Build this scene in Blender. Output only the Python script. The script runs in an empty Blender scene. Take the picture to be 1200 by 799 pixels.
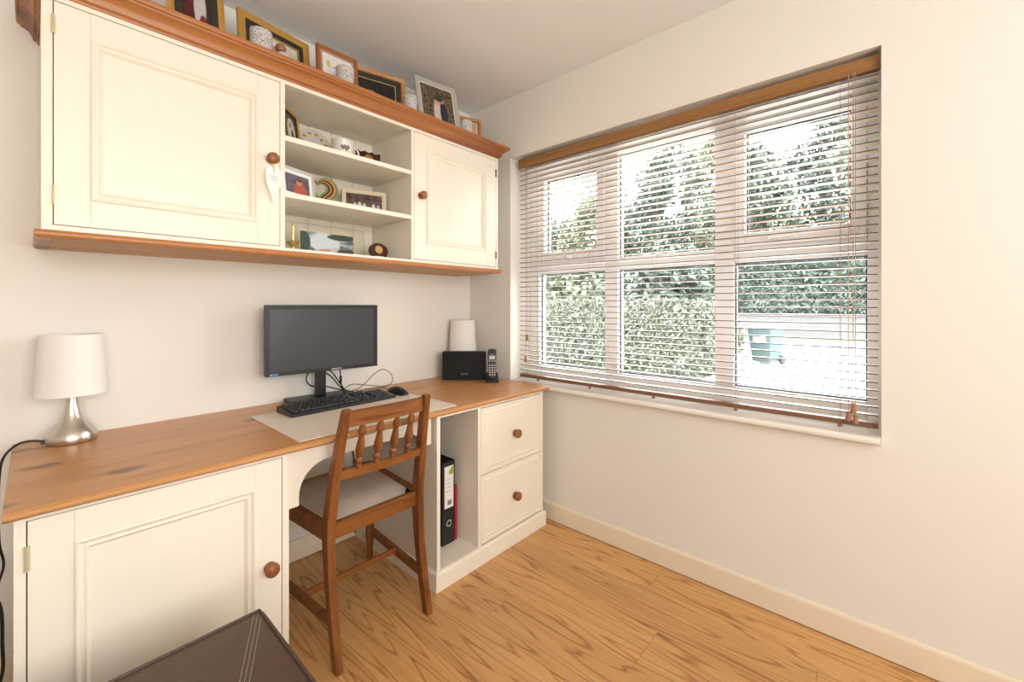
import bpy, bmesh, math, random
import numpy as np
from mathutils import Vector, Matrix, Euler
random.seed(7); rng = np.random.default_rng(7)
SC = bpy.context.scene; C = SC.collection
PI = math.pi

# ------------------------------------------------------------------ camera, sky, light, exposure
CAMZ = 1.172
YAW = math.atan(.89)
cam_d = bpy.data.cameras.new('camera'); cam = bpy.data.objects.new('camera', cam_d); C.objects.link(cam)
cam_d.sensor_width = 36; cam_d.lens = 15.0; cam_d.shift_y = -42.5/1200; cam_d.clip_start = .02; cam_d.clip_end = 300
cam.location = (0, 0, CAMZ); cam.rotation_euler = (PI/2, 0, YAW-PI/2)
SC.camera = cam
SC.view_settings.view_transform = 'Standard'; SC.view_settings.look = 'None'
SC.view_settings.gamma = 1; SC.view_settings.use_curve_mapping = False
SC.view_settings.exposure = 1.28

world = bpy.data.worlds.new('world'); SC.world = world; world.use_nodes = True
bg = world.node_tree.nodes['Background']; bg.inputs[0].default_value = (.95, .98, 1, 1); bg.inputs[1].default_value = 9.3

def light(name, typ, loc, rot, energy, color=(1, 1, 1), size=None, sy=None, portal=False):
    l = bpy.data.lights.new(name, typ); o = bpy.data.objects.new(name, l); C.objects.link(o)
    o.location = loc; o.rotation_euler = rot; l.energy = energy; l.color = color
    if typ == 'AREA':
        l.shape = 'RECTANGLE'; l.size = size; l.size_y = sy or size
        if portal: l.cycles.is_portal = True
    return o
sun = light('sun', 'SUN', (-4, 3, 9), (0, 0, 0), 2.2, (1, .96, .88))
sun.data.angle = .02
sun.rotation_euler = Vector((.12, -.6, -.75)).to_track_quat('-Z', 'Y').to_euler()
# fill light added in front of the solid rear wall, behind the camera
light('rear_fill_light', 'AREA', (.05, -1.735, 1.5), (PI/2, 0, 0), 27, (1, .975, .94), 2.2, 1.3)
# portal guiding the sky light through the window
light('window_portal', 'AREA', (2.24, .858, 1.37), (0, PI/2, 0), 1, (1, 1, 1), 1.36, 1.7, True)

# ------------------------------------------------------------------ helpers
MW = {}
def mw(o): return MW[o.name] if o is not None else Matrix()
def thing(name, label, cat, loc=(0, 0, 0), rot=(0, 0, 0), group=None, kind=None):
    o = bpy.data.objects.new(name, None); C.objects.link(o)
    o.location = loc; o.rotation_euler = rot; o.empty_display_size = .05
    MW[o.name] = Matrix.LocRotScale(Vector(loc), Euler(rot), Vector((1, 1, 1)))
    if label: o['label'] = label
    if cat: o['category'] = cat
    if group: o['group'] = group
    if kind: o['kind'] = kind
    return o
def obj(name, bm, mat, parent=None, world=False, bevel=0, smooth=False, seg=2, label=None, kind=None):
    if world and parent is not None: bm.transform(mw(parent).inverted())
    bmesh.ops.recalc_face_normals(bm, faces=bm.faces)
    me = bpy.data.meshes.new(name); bm.to_mesh(me); bm.free()
    return link(name, me, mat, parent, bevel, smooth, seg, label, kind)
def link(name, me, mat, parent=None, bevel=0, smooth=False, seg=2, label=None, kind=None):
    if mat and not me.materials: me.materials.append(mat)
    o = bpy.data.objects.new(name, me); C.objects.link(o)
    if parent is not None: o.parent = parent
    MW[o.name] = mw(parent)
    if smooth:
        for p in me.polygons: p.use_smooth = True
    if bevel:
        m = o.modifiers.new('bevel', 'BEVEL'); m.width = bevel; m.segments = seg; m.limit_method = 'ANGLE'; m.angle_limit = .7
        for p in me.polygons: p.use_smooth = True
        w = o.modifiers.new('wn', 'WEIGHTED_NORMAL'); w.keep_sharp = True
    elif smooth:
        m = o.modifiers.new('es', 'EDGE_SPLIT'); m.split_angle = .75
    if label: o['label'] = label
    if kind: o['kind'] = kind
    return o
def tag(o, label, cat, group=None, kind=None):
    o['label'] = label
    if cat: o['category'] = cat
    if group: o['group'] = group
    if kind: o['kind'] = kind
    return o
def struct(o): o['kind'] = 'structure'; return o
def NB(): return bmesh.new()
def box(bm, x0, x1, y0, y1, z0, z1):
    v = [bm.verts.new(p) for p in ((x0,y0,z0),(x1,y0,z0),(x1,y1,z0),(x0,y1,z0),(x0,y0,z1),(x1,y0,z1),(x1,y1,z1),(x0,y1,z1))]
    for f in ((0,3,2,1),(4,5,6,7),(0,1,5,4),(1,2,6,5),(2,3,7,6),(3,0,4,7)): bm.faces.new([v[i] for i in f])
    return bm
def bx(*a): return box(NB(), *a)
def loft(bm, secs, cap=True, closed=False):
    rows = [[bm.verts.new(p) for p in s] for s in secs]; n = len(rows[0])
    rr = list(zip(rows, rows[1:])) + ([(rows[-1], rows[0])] if closed else [])
    for a, b in rr:
        for i in range(n):
            j = (i+1) % n
            bm.faces.new((a[i], a[j], b[j], b[i]))
    if cap and not closed:
        bm.faces.new(rows[0][::-1]); bm.faces.new(rows[-1])
    return bm
def lathe(bm, prof, p0, axis=(0, 0, 1), n=20, cap=True):
    a = Vector(axis).normalized(); u = a.orthogonal().normalized(); w = a.cross(u); p0 = Vector(p0)
    secs = [[p0 + a*t + (u*math.cos(2*PI*k/n) + w*math.sin(2*PI*k/n))*max(r, 1e-4) for k in range(n)] for r, t in prof]
    return loft(bm, secs, cap)
def spline(pts, k=6):
    P = [Vector(p) for p in pts]; out = []
    for i in range(len(P)-1):
        a = P[max(i-1, 0)]; b = P[i]; c = P[i+1]; d = P[min(i+2, len(P)-1)]
        for j in range(k):
            t = j/k
            out.append(.5*((2*b) + (c-a)*t + (2*a-5*b+4*c-d)*t*t + (3*b-a-3*c+d)*t**3))
    return out + [P[-1]]
def tube(bm, pts, r, n=6):
    P = [Vector(p) for p in pts]; secs = []; u = None
    for i, p in enumerate(P):
        t = (P[min(i+1, len(P)-1)] - P[max(i-1, 0)]).normalized()
        u = t.orthogonal().normalized() if u is None else (u - t*u.dot(t)).normalized()
        w = t.cross(u)
        secs.append([p + (u*math.cos(2*PI*k/n) + w*math.sin(2*PI*k/n))*r for k in range(n)])
    return loft(bm, secs)
def prism(bm, poly, y0, y1):          # polygon in xz, extruded along y
    return loft(bm, [[(x, y0, z) for x, z in poly], [(x, y1, z) for x, z in poly]])
def ring(bm, x0, x1, z0, z1, prof):   # mitred rectangular ring in xz; prof = [(inset, y)], closed loop
    corners = lambda i, y: [(x0+i, y, z0+i), (x1-i, y, z0+i), (x1-i, y, z1-i), (x0+i, y, z1-i)]
    secs = [corners(i, y) for i, y in prof]
    return loft(bm, secs, False, True)
def usweep(bm, xl, xr, yf, yb, prof):  # profile (out, z) swept round left end, front and right end
    secs = []
    for k in range(4):
        secs.append([((xl-o, yb, z), (xl-o, yf-o, z), (xr+o, yf-o, z), (xr+o, yb, z))[k] for o, z in prof])
    return loft(bm, secs)
def rrect(w, h, r, n=5):
    pts = []
    for cx, cz, a0 in ((w/2-r, h/2-r, 0), (-w/2+r, h/2-r, PI/2), (-w/2+r, -h/2+r, PI), (w/2-r, -h/2+r, 1.5*PI)):
        for k in range(n+1):
            a = a0 + PI/2*k/n; pts.append((cx+r*math.cos(a), cz+r*math.sin(a)))
    return pts
def text_mesh(s, size, ext=.0006):
    cu = bpy.data.curves.new('lettering', 'FONT'); cu.body = s; cu.size = size; cu.extrude = ext; cu.align_x = 'CENTER'; cu.align_y = 'CENTER'
    o = bpy.data.objects.new('lettering', cu); C.objects.link(o)
    dg = bpy.context.evaluated_depsgraph_get(); me = bpy.data.meshes.new_from_object(o.evaluated_get(dg))
    bpy.data.objects.remove(o); bpy.data.curves.remove(cu)
    me.transform(Matrix.Rotation(PI/2, 4, 'X'))
    return me

# ------------------------------------------------------------------ materials
def mat(name, col, rough=.5, metal=0., bump=0., bscale=200., var=0., vscale=3., spec=.5, trans=0.):
    m = bpy.data.materials.new(name); m.use_nodes = True; nt = m.node_tree; b = nt.nodes['Principled BSDF']
    b.inputs['Base Color'].default_value = (*col, 1); b.inputs['Roughness'].default_value = rough; b.inputs['Metallic'].default_value = metal
    b.inputs['Specular IOR Level'].default_value = spec; b.inputs['Transmission Weight'].default_value = trans
    if bump or var: tc = nt.nodes.new('ShaderNodeTexCoord')
    if bump:
        n = nt.nodes.new('ShaderNodeTexNoise'); n.inputs['Scale'].default_value = bscale; n.inputs['Detail'].default_value = 3
        bp = nt.nodes.new('ShaderNodeBump'); bp.inputs['Strength'].default_value = bump; bp.inputs['Distance'].default_value = .002
        nt.links.new(tc.outputs['Object'], n.inputs['Vector']); nt.links.new(n.outputs['Fac'], bp.inputs['Height']); nt.links.new(bp.outputs[0], b.inputs['Normal'])
    if var:
        n = nt.nodes.new('ShaderNodeTexNoise'); n.inputs['Scale'].default_value = vscale; n.inputs['Detail'].default_value = 4
        mx = nt.nodes.new('ShaderNodeMix'); mx.data_type = 'RGBA'
        mx.inputs['A'].default_value = (*[c*(1-var) for c in col], 1); mx.inputs['B'].default_value = (*[min(1, c*(1+var)) for c in col], 1)
        nt.links.new(tc.outputs['Object'], n.inputs['Vector']); nt.links.new(n.outputs['Fac'], mx.inputs['Factor']); nt.links.new(mx.outputs['Result'], b.inputs['Base Color'])
    return m
def wood(name, cols, axis=0, scale=5., ringf=9., along=.12, rough=.4, rand=False, knots=0., fibre=.25, contrast=(0.22, .5, .78), bump=.05, rw=.18, sharp=2., tone=.6):
    m = bpy.data.materials.new(name); m.use_nodes = True; nt = m.node_tree; b = nt.nodes['Principled BSDF']; N = nt.nodes.new; L = nt.links.new
    b.inputs['Roughness'].default_value = rough
    tc = N('ShaderNodeTexCoord'); src = tc.outputs['Object']
    if rand:
        oi = N('ShaderNodeObjectInfo'); sm = N('ShaderNodeVectorMath'); sm.operation = 'SCALE'; sm.inputs[0].default_value = (17, 31, 23)
        L(oi.outputs['Random'], sm.inputs['Scale']); ad = N('ShaderNodeVectorMath'); ad.operation = 'ADD'
        L(src, ad.inputs[0]); L(sm.outputs[0], ad.inputs[1]); src = ad.outputs[0]
    def mapped(s, a):
        mp = N('ShaderNodeMapping'); v = [s, s, s]; v[axis] = s*a; mp.inputs['Scale'].default_value = v; L(src, mp.inputs['Vector']); return mp.outputs[0]
    n1 = N('ShaderNodeTexNoise'); n1.inputs['Scale'].default_value = 1; n1.inputs['Detail'].default_value = 1.5; n1.inputs['Roughness'].default_value = .45
    L(mapped(scale, along), n1.inputs['Vector'])
    mu = N('ShaderNodeMath'); mu.operation = 'MULTIPLY'; mu.inputs[1].default_value = ringf*6.28; L(n1.outputs['Fac'], mu.inputs[0])
    si = N('ShaderNodeMath'); si.operation = 'SINE'; L(mu.outputs[0], si.inputs[0])
    n2 = N('ShaderNodeTexNoise'); n2.inputs['Scale'].default_value = 1; n2.inputs['Detail'].default_value = 4; L(mapped(180, .018), n2.inputs['Vector'])
    n3 = N('ShaderNodeTexNoise'); n3.inputs['Scale'].default_value = 1; n3.inputs['Detail'].default_value = 2; L(mapped(scale*1.3, along*.6), n3.inputs['Vector'])
    mxm = N('ShaderNodeMath'); mxm.operation = 'MAXIMUM'; mxm.inputs[1].default_value = 0; L(si.outputs[0], mxm.inputs[0])
    pw_ = N('ShaderNodeMath'); pw_.operation = 'POWER'; pw_.inputs[1].default_value = sharp; L(mxm.outputs[0], pw_.inputs[0])
    a1 = N('ShaderNodeMath'); a1.operation = 'MULTIPLY_ADD'; a1.inputs[1].default_value = -rw; a1.inputs[2].default_value = .5+rw*.3-fibre*.5-tone*.5; L(pw_.outputs[0], a1.inputs[0])
    a2 = N('ShaderNodeMath'); a2.operation = 'MULTIPLY_ADD'; a2.inputs[1].default_value = fibre; L(n2.outputs['Fac'], a2.inputs[0]); L(a1.outputs[0], a2.inputs[2])
    a3 = N('ShaderNodeMath'); a3.operation = 'MULTIPLY_ADD'; a3.inputs[1].default_value = tone; L(n3.outputs['Fac'], a3.inputs[0]); L(a2.outputs[0], a3.inputs[2])
    cr = N('ShaderNodeValToRGB'); e = cr.color_ramp.elements
    e[0].position = contrast[0]; e[0].color = (*cols[0], 1); e[1].position = contrast[2]; e[1].color = (*cols[2], 1)
    q = e.new(contrast[1]); q.color = (*cols[1], 1)
    L(a3.outputs[0], cr.inputs[0]); out = cr.outputs[0]
    if rand:
        hv = N('ShaderNodeHueSaturation'); mr = N('ShaderNodeMapRange'); mr.inputs['To Min'].default_value = .93; mr.inputs['To Max'].default_value = 1.06
        L(oi.outputs['Random'], mr.inputs['Value']); L(mr.outputs[0], hv.inputs['Value']); L(out, hv.inputs['Color']); out = hv.outputs[0]
    if knots:
        vo = N('ShaderNodeTexVoronoi'); vo.voronoi_dimensions = '2D'; vo.inputs['Scale'].default_value = 1; vo.inputs['Randomness'].default_value = 1
        nz = N('ShaderNodeTexNoise'); nz.inputs['Scale'].default_value = 30; L(src, nz.inputs['Vector'])
        mpv = mapped(knots, .45); ad2 = N('ShaderNodeVectorMath'); ad2.operation = 'MULTIPLY_ADD'; ad2.inputs[1].default_value = (.09, .09, .09)
        L(nz.outputs['Color'], ad2.inputs[0]); L(mpv, ad2.inputs[2]); L(ad2.outputs[0], vo.inputs['Vector'])
        mr = N('ShaderNodeMapRange'); mr.inputs['From Min'].default_value = .04; mr.inputs['From Max'].default_value = .11; mr.inputs['To Min'].default_value = .75; mr.inputs['To Max'].default_value = 0
        L(vo.outputs['Distance'], mr.inputs['Value'])
        mx = N('ShaderNodeMix'); mx.data_type = 'RGBA'; mx.inputs['B'].default_value = (cols[0][0]*.35, cols[0][1]*.3, cols[0][2]*.3, 1)
        L(mr.outputs[0], mx.inputs['Factor']); L(out, mx.inputs['A']); out = mx.outputs['Result']
    L(out, b.inputs['Base Color'])
    bp = N('ShaderNodeBump'); bp.inputs['Strength'].default_value = bump; bp.inputs['Distance'].default_value = .001; L(n2.outputs['Fac'], bp.inputs['Height']); L(bp.outputs[0], b.inputs['Normal'])
    return m
def photo(name, c0, c1, scale=6., blobs=()):   # a flat print: mottled ground and soft figures
    m = bpy.data.materials.new(name); m.use_nodes = True; nt = m.node_tree; b = nt.nodes['Principled BSDF']; N = nt.nodes.new; L = nt.links.new
    b.inputs['Roughness'].default_value = .25
    tc = N('ShaderNodeTexCoord'); n = N('ShaderNodeTexNoise'); n.inputs['Scale'].default_value = scale; n.inputs['Detail'].default_value = 5
    L(tc.outputs['Generated'], n.inputs['Vector'])
    mr = N('ShaderNodeMapRange'); mr.inputs['From Min'].default_value = .38; mr.inputs['From Max'].default_value = .62; L(n.outputs['Fac'], mr.inputs['Value'])
    mx = N('ShaderNodeMix'); mx.data_type = 'RGBA'; mx.inputs['A'].default_value = (*c0, 1); mx.inputs['B'].default_value = (*c1, 1); L(mr.outputs[0], mx.inputs['Factor'])
    out = mx.outputs['Result']
    for cx, cz, rx, rz, col in blobs:
        s = N('ShaderNodeVectorMath'); s.operation = 'SUBTRACT'; s.inputs[1].default_value = (cx, .5, cz); L(tc.outputs['Generated'], s.inputs[0])
        d = N('ShaderNodeVectorMath'); d.operation = 'MULTIPLY'; d.inputs[1].default_value = (1/rx, 0, 1/rz); L(s.outputs[0], d.inputs[0])
        le = N('ShaderNodeVectorMath'); le.operation = 'LENGTH'; L(d.outputs[0], le.inputs[0])
        lt = N('ShaderNodeMapRange'); lt.inputs['From Min'].default_value = 1.08; lt.inputs['From Max'].default_value = .92; L(le.outputs['Value'], lt.inputs['Value'])
        k = N('ShaderNodeMix'); k.data_type = 'RGBA'; k.inputs['B'].default_value = (*col, 1); L(lt.outputs[0], k.inputs['Factor']); L(out, k.inputs['A']); out = k.outputs['Result']
    L(out, b.inputs['Base Color'])
    return m

M_wall = mat('wall_paint', (.84, .81, .75), .85, bump=.25, bscale=260)
M_ceil = mat('ceiling_paint', (.87, .865, .86), .9, bump=.15, bscale=200)
M_cream = mat('cream_paint', (.88, .82, .70), .42, bump=.06, bscale=120, var=.025, vscale=6)
M_skirt = mat('skirting_paint', (.84, .74, .575), .45, var=.04, vscale=9)
M_upvc = mat('white_upvc', (.88, .88, .89), .25)
M_pine = wood('pine', ((.36, .145, .042), (.55, .265, .095), (.64, .36, .16)), 0, 11, 5, .06, .33, knots=4.2, rw=.10, sharp=2, tone=.45, fibre=.3)
M_crown = wood('stained_pine', ((.22, .068, .016), (.39, .145, .04), (.52, .225, .07)), 0, 9, 3, .06, .38, knots=1.6)
M_under = wood('raw_pine', ((.42, .23, .10), (.53, .31, .15), (.62, .39, .2)), 0, 9, 4, .06, .6)
M_knob = wood('knob_wood', ((.2, .065, .018), (.29, .105, .032), (.36, .15, .05)), 2, 25, 3, .2, .3)
M_oak = wood('chair_oak', ((.10, .028, .006), (.205, .066, .014), (.30, .112, .027)), 2, 22, 3, .08, .36, fibre=.45)
M_oakx = wood('chair_oak_rail', ((.115, .033, .007), (.225, .075, .016), (.32, .125, .03)), 0, 22, 3, .08, .36, fibre=.45)
M_floor = wood('oak_laminate', ((.33, .145, .045), (.60, .312, .108), (.74, .44, .185)), 1, 11, 13, .065, .3, rand=True, fibre=.6, contrast=(.2, .5, .8), rw=.30, sharp=5., tone=.45)
M_valance = wood('blind_valance', ((.22, .1, .03), (.3, .145, .045), (.37, .19, .065)), 1, 14, 3, .05, .4)
M_slat = mat('blind_slat_lit', (.86, .765, .69), .4)  # brown wood slats coloured pale, as if brightly lit on their faces
M_slat_shade = mat('blind_slat_shaded_edge', (.07, .034, .022), .5)  # shade on the room-facing slat edges, put in as dark brown
M_rail = mat('blind_rail', (.21, .1, .055), .45)
M_cord = mat('blind_cord', (.45, .33, .27), .8)
M_tassel = mat('tassel_wood', (.36, .17, .09), .45)
M_black = mat('black_plastic', (.012, .012, .013), .4)
M_black2 = mat('black_cloth', (.008, .008, .008), .85, bump=.3, bscale=900)
M_bezel = mat('monitor_bezel', (.02, .022, .024), .38)
M_screen = mat('screen', (.035, .037, .042), .34, spec=.7)
M_key = mat('key_plastic', (.022, .022, .024), .38)
M_keytop = mat('grey_button', (.55, .55, .55), .5)
M_cable = mat('black_cable', (.008, .008, .008), .5)
M_steel = mat('brushed_steel', (.60, .56, .5), .3, 1.0)
M_shade = mat('lamp_shade', (.86, .85, .81), .8)
def glassmat(name, tint=(1, 1, 1), ior=1.45):
    m = bpy.data.materials.new(name); m.use_nodes = True; nt = m.node_tree; nt.nodes.clear()
    o = nt.nodes.new('ShaderNodeOutputMaterial'); mx = nt.nodes.new('ShaderNodeMixShader'); f = nt.nodes.new('ShaderNodeFresnel'); f.inputs[0].default_value = ior
    t = nt.nodes.new('ShaderNodeBsdfTransparent'); t.inputs[0].default_value = (*tint, 1); g = nt.nodes.new('ShaderNodeBsdfGlossy'); g.inputs['Roughness'].default_value = .01
    nt.links.new(f.outputs[0], mx.inputs[0]); nt.links.new(t.outputs[0], mx.inputs[1]); nt.links.new(g.outputs[0], mx.inputs[2]); nt.links.new(mx.outputs[0], o.inputs[0])
    return m
M_glass = glassmat('window_glass', (.97, .985, .98))
M_acryl = glassmat('acrylic', (.97, .97, .95))
M_pad = mat('desk_pad', (.78, .69, .58), .5, bump=.08, bscale=500)
M_fabric = mat('seat_fabric', (.74, .645, .56), .9, bump=.5, bscale=420, var=.14, vscale=28)
M_leather = mat('brown_leather', (.085, .052, .037), .38, bump=.4, bscale=130, var=.15, vscale=40)
M_stitch = mat('stitching', (.33, .26, .2), .7)
M_brass = mat('brass', (.75, .55, .22), .3, 1)
M_hinge = mat('painted_hinge', (.66, .58, .4), .4, .3)
M_hdark = mat('dark_hinge', (.2, .17, .13), .4, .8)
M_white = mat('white_card', (.85, .84, .82), .6)
M_red = mat('red_card', (.42, .02, .03), .5)
M_gold = mat('gold_leaf', (.62, .36, .09), .35, .55)
M_goldk = mat('gold_line', (.8, .6, .25), .35, .6)
M_silverf = mat('silver_grey', (.5, .48, .45), .4, .2)
M_mountk = mat('dark_mount', (.028, .024, .018), .7)
M_fwood = wood('frame_wood', ((.2, .06, .015), (.3, .1, .028), (.38, .15, .045)), 0, 30, 3, .08, .35)
M_fpine = wood('frame_pine', ((.42, .2, .06), (.52, .26, .085), (.6, .33, .12)), 0, 30, 3, .08, .4)
M_china = mat('china', (.84, .8, .74), .2)
M_plaq = mat('dark_plaque', (.06, .012, .012), .25)
M_print = mat('printed_ink', (.25, .24, .25), .7)
M_blue = mat('blue_sticker', (.02, .28, .6), .4)
M_green = mat('label_green', (.28, .42, .02), .5)

# ------------------------------------------------------------------ the room
W = 1.885; D = 2.045; H = 2.40; XR = -2.3; YR = -1.75
WY0, WY1, WZ0, WZ1 = .026, 1.69, .72, 2.04          # window opening
wb = NB()
T = .30
box(wb, W, W+T, YR-.2, WY0, -.4, H+.2); box(wb, W, W+T, WY1, D+.2, -.4, H+.2)
box(wb, W, W+T, WY0, WY1, -.4, .704); box(wb, W, W+T, WY0, WY1, WZ1, H+.2)
struct(obj('wall_right', wb, M_wall))
struct(obj('wall_left', bx(XR-.2, W, D, D+.2, -.02, H), M_wall))
struct(obj('wall_far', bx(XR-.2, XR, YR-.2, D, -.02, H), M_wall))
rb = bx(XR, W, YR-.2, YR, -.02, H)
struct(obj('wall_rear', rb, M_wall))
rw_ = NB()  # frame added round the rear fill light; the wall has no opening
for a in ((-1.12, -1.05, .78, 2.22), (1.15, 1.22, .78, 2.22), (-1.05, 1.15, .78, .85), (-1.05, 1.15, 2.15, 2.22)): box(rw_, a[0], a[1], YR+.001, YR+.04, a[2], a[3])
w2 = struct(obj('rear_light_frame', rw_, M_upvc, bevel=.004)); w2['label'] = 'white frame added around the fill light on the rear wall'
struct(obj('ceiling', bx(XR-.2, W, YR-.2, D+.2, H, H+.2), M_ceil))
floor = struct(obj('floor', bx(XR-.2, W, YR-.2, D, -.2, -.009), mat('subfloor', (.2, .11, .05), .8)))
# floor boards, laid parallel to the window wall
PWd, PLn = .193, 1.285
pm = bpy.data.meshes.new('plank'); b = NB(); e = .0006
b = loft(NB(), [[(e/2, e/2, -.009), (PWd-e/2, e/2, -.009), (PWd-e/2, PLn-e/2, -.009), (e/2, PLn-e/2, -.009)],
                [(e/2, e/2, -.001), (PWd-e/2, e/2, -.001), (PWd-e/2, PLn-e/2, -.001), (e/2, PLn-e/2, -.001)],
                [(e, e, 0), (PWd-e, e, 0), (PWd-e, PLn-e, 0), (e, PLn-e, 0)]])
bmesh.ops.recalc_face_normals(b, faces=b.faces); b.to_mesh(pm); b.free()
offs = [0, .55, .9, .3, .72, .15]
row = 0; x = W-.012
cut = {}
while x > XR:
    x -= PWd; y = D - offs[row % 6] - .2
    ys = []; yy = D-.004 - PLn + offs[row % 6]*PLn*.999
    while yy + PLn > YR: ys.append(yy); yy -= PLn
    for y0 in ys:
        y1 = min(y0+PLn, D-.004)
        if x < XR: continue
        if y1 < y0+PLn-1e-4:
            key = round(y1-y0, 4)
            if key not in cut:
                me = pm.copy(); s = (y1-y0)/PLn
                for v in me.vertices: v.co.y *= s
                cut[key] = me
            me = cut[key]
        else: me = pm
        o = link('plank', me, M_floor, floor); o.location = (x, y0, 0)
    row += 1
# skirtings
def skirt(name, pts):
    return struct(obj(name, loft(NB(), pts), M_skirt, bevel=.002))
S = [(0, .003), (.015, .003), (.015, .083), (.009, .094), (0, .097)]
skirt('baseboard_right', [[(W-o, YR, z) for o, z in S], [(W-o, D-.001, z) for o, z in S]])
skirt('baseboard_left', [[(XR, D-o, z) for o, z in S], [(W-.016, D-o, z) for o, z in S]])
# window board (sill)
sb = loft(NB(), [[(x, yy, z) for x, z in ((2.08, .705), (1.86, .705), (1.848, .711), (1.846, .719), (1.85, .727), (1.858, .731), (2.08, .731))] for yy in (WY0+.001, WY1-.002)])
sill = struct(obj('trim_1', sb, mat('sill_gloss', (.87, .83, .755), .22), bevel=.001)); sill['label'] = 'cream window board with a rounded nose below the blind'

# ------------------------------------------------------------------ window
FX0, FX1 = 2.06, 2.13
GX = 2.10
def yzbox(bm, y0, y1, z0, z1, x0=FX0, x1=FX1): return box(bm, x0, x1, y0, y1, z0, z1)
fb = NB(); yzbox(fb, WY0, .068, .731, 2.04); yzbox(fb, 1.612, WY1, .731, 2.04); yzbox(fb, .068, 1.612, .731, .81); yzbox(fb, .068, 1.612, 1.97, 2.04)
win = struct(obj('window_1', fb, M_upvc, bevel=.004))
win['label'] = 'white plastic three-light window with two top casements behind the blind'
for y0, y1 in ((1.085, 1.161), (.522, .601)): obj('mullion', yzbox(NB(), y0, y1, .81, 1.97), M_upvc, win, bevel=.004)
cols = ((.068, .522), (.601, 1.085), (1.161, 1.612))
for y0, y1 in cols: obj('transom', yzbox(NB(), y0, y1, 1.358, 1.423), M_upvc, win, bevel=.004)
M_gasket = mat('glazing_gasket', (.08, .09, .11), .6)
def pane(y0, y1, z0, z1, par, x=GX):
    p = obj('pane', box(NB(), x, x+.004, y0, y1, z0, z1), M_glass, par)
    g = NB(); t = .005
    for a in ((y0, y0+t, z0, z1), (y1-t, y1, z0, z1), (y0+t, y1-t, z0, z0+t), (y0+t, y1-t, z1-t, z1)): yzbox(g, *a, x-.012, x-.001)
    obj('gasket', g, M_gasket, par)
for y0, y1 in cols: pane(y0, y1, .81, 1.358, win)
pane(cols[1][0], cols[1][1], 1.423, 1.97, win)
for y0, y1 in (cols[0], cols[2]):
    cb = NB(); t = .047
    for a in ((y0, y0+t, 1.423, 1.97), (y1-t, y1, 1.423, 1.97), (y0+t, y1-t, 1.423, 1.482), (y0+t, y1-t, 1.92, 1.97)): yzbox(cb, *a, FX0-.012, FX1-.01)
    cs = obj('casement', cb, M_upvc, win, bevel=.004)
    p = obj('pane', box(NB(), GX, GX+.004, y0+t, y1-t, 1.482, 1.92), M_glass, cs)
    hb = NB(); ym = (y0+y1)/2; box(hb, FX0-.03, FX0-.0125, ym-.02, ym+.02, 1.435, 1.465); box(hb, FX0-.045, FX0-.03, ym-.012, ym+.09, 1.442, 1.458)
    obj('handle', hb, M_upvc, cs, bevel=.003)
    g = NB(); t2 = .005
    for a in ((y0+t, y0+t+t2, 1.482, 1.92), (y1-t-t2, y1-t, 1.482, 1.92), (y0+t+t2, y1-t-t2, 1.482, 1.487), (y0+t+t2, y1-t-t2, 1.915, 1.92)): yzbox(g, *a, GX-.012, GX-.001)
    obj('gasket', g, M_gasket, cs)

# ------------------------------------------------------------------ venetian blind
BX = 1.932; BY0, BY1 = .034, 1.642
bl = thing('venetian_blind', 'wooden venetian blind with brown valance and open slats across the window', 'blind', (BX, (BY0+BY1)/2, .745))
obj('valance', loft(NB(), [[(x, y, z) for x, z in ((1.906, 1.974), (1.918, 1.972), (1.918, 2.024), (1.908, 2.024), (1.904, 2.016), (1.907, 2.010), (1.903, 1.995), (1.907, 1.982))] for y in (.028, 1.646)]), M_valance, bl, True)
obj('headrail', bx(1.919, 1.958, BY0, BY1, 1.984, 2.022), M_rail, bl, True, bevel=.002)
br = .752
obj('bottom_rail', bx(BX-.0175, BX+.0175, BY0, BY1, br-.004, br+.014), M_rail, bl, True, bevel=.003)
NS = 42; z_lo, z_hi = .792, 1.958
sl = NB()
prof = []
for k in range(5):
    t = -1+k*.5; prof.append((t*.0175, .0012*(1-t*t)+.0017))
for k in range(4, -1, -1):
    t = -1+k*.5; prof.append((t*.0175, .0012*(1-t*t)-.0017))
loft(sl, [[(x, y, z) for x, z in prof] for y in (-(BY1-BY0)/2, (BY1-BY0)/2)])
bmesh.ops.recalc_face_normals(sl, faces=sl.faces)
slm = bpy.data.meshes.new('slat'); sl.to_mesh(slm); sl.free()
slm.materials.append(M_slat); slm.materials.append(M_slat_shade)
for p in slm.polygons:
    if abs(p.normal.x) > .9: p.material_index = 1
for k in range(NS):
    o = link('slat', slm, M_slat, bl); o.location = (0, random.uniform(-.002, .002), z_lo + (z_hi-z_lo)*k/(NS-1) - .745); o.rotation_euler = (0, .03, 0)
for yc in (1.51, 1.17, .828, .479, .138):
    lb = NB()
    for dx in (-.0205, .0205):
        tube(lb, [(BX+dx, yc, 1.985), (BX+dx, yc, br+.004)], .0008, 5)
    obj('ladder_cord', lb, M_cord, bl, True)
    cl = NB(); lathe(cl, [(.006, 0), (.008, .003), (.008, .008), (.004, .011)], (BX-.012, yc, br-.0155), n=10)
    obj('cord_plug', cl, M_tassel, bl, True, smooth=True)
def tassel(x, y, z, h=.034):
    lathe_bm = lathe(NB(), [(.004, 0), (.009, .002), (.0095, .008), (.007, .018), (.0065, .026), (.0085, h-.003), (.006, h)], (x, y, z), n=12)
    obj('tassel', lathe_bm, M_tassel, bl, True, smooth=True)
for (yc, zb) in ((.1, .795), (.113, .765), (.094, .758)):
    obj('pull_cord', tube(NB(), [(1.9, yc, 1.98), (1.899, yc, zb+.03)], .0012, 5), M_cord, bl, True)
    tassel(1.899, yc, zb)
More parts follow.
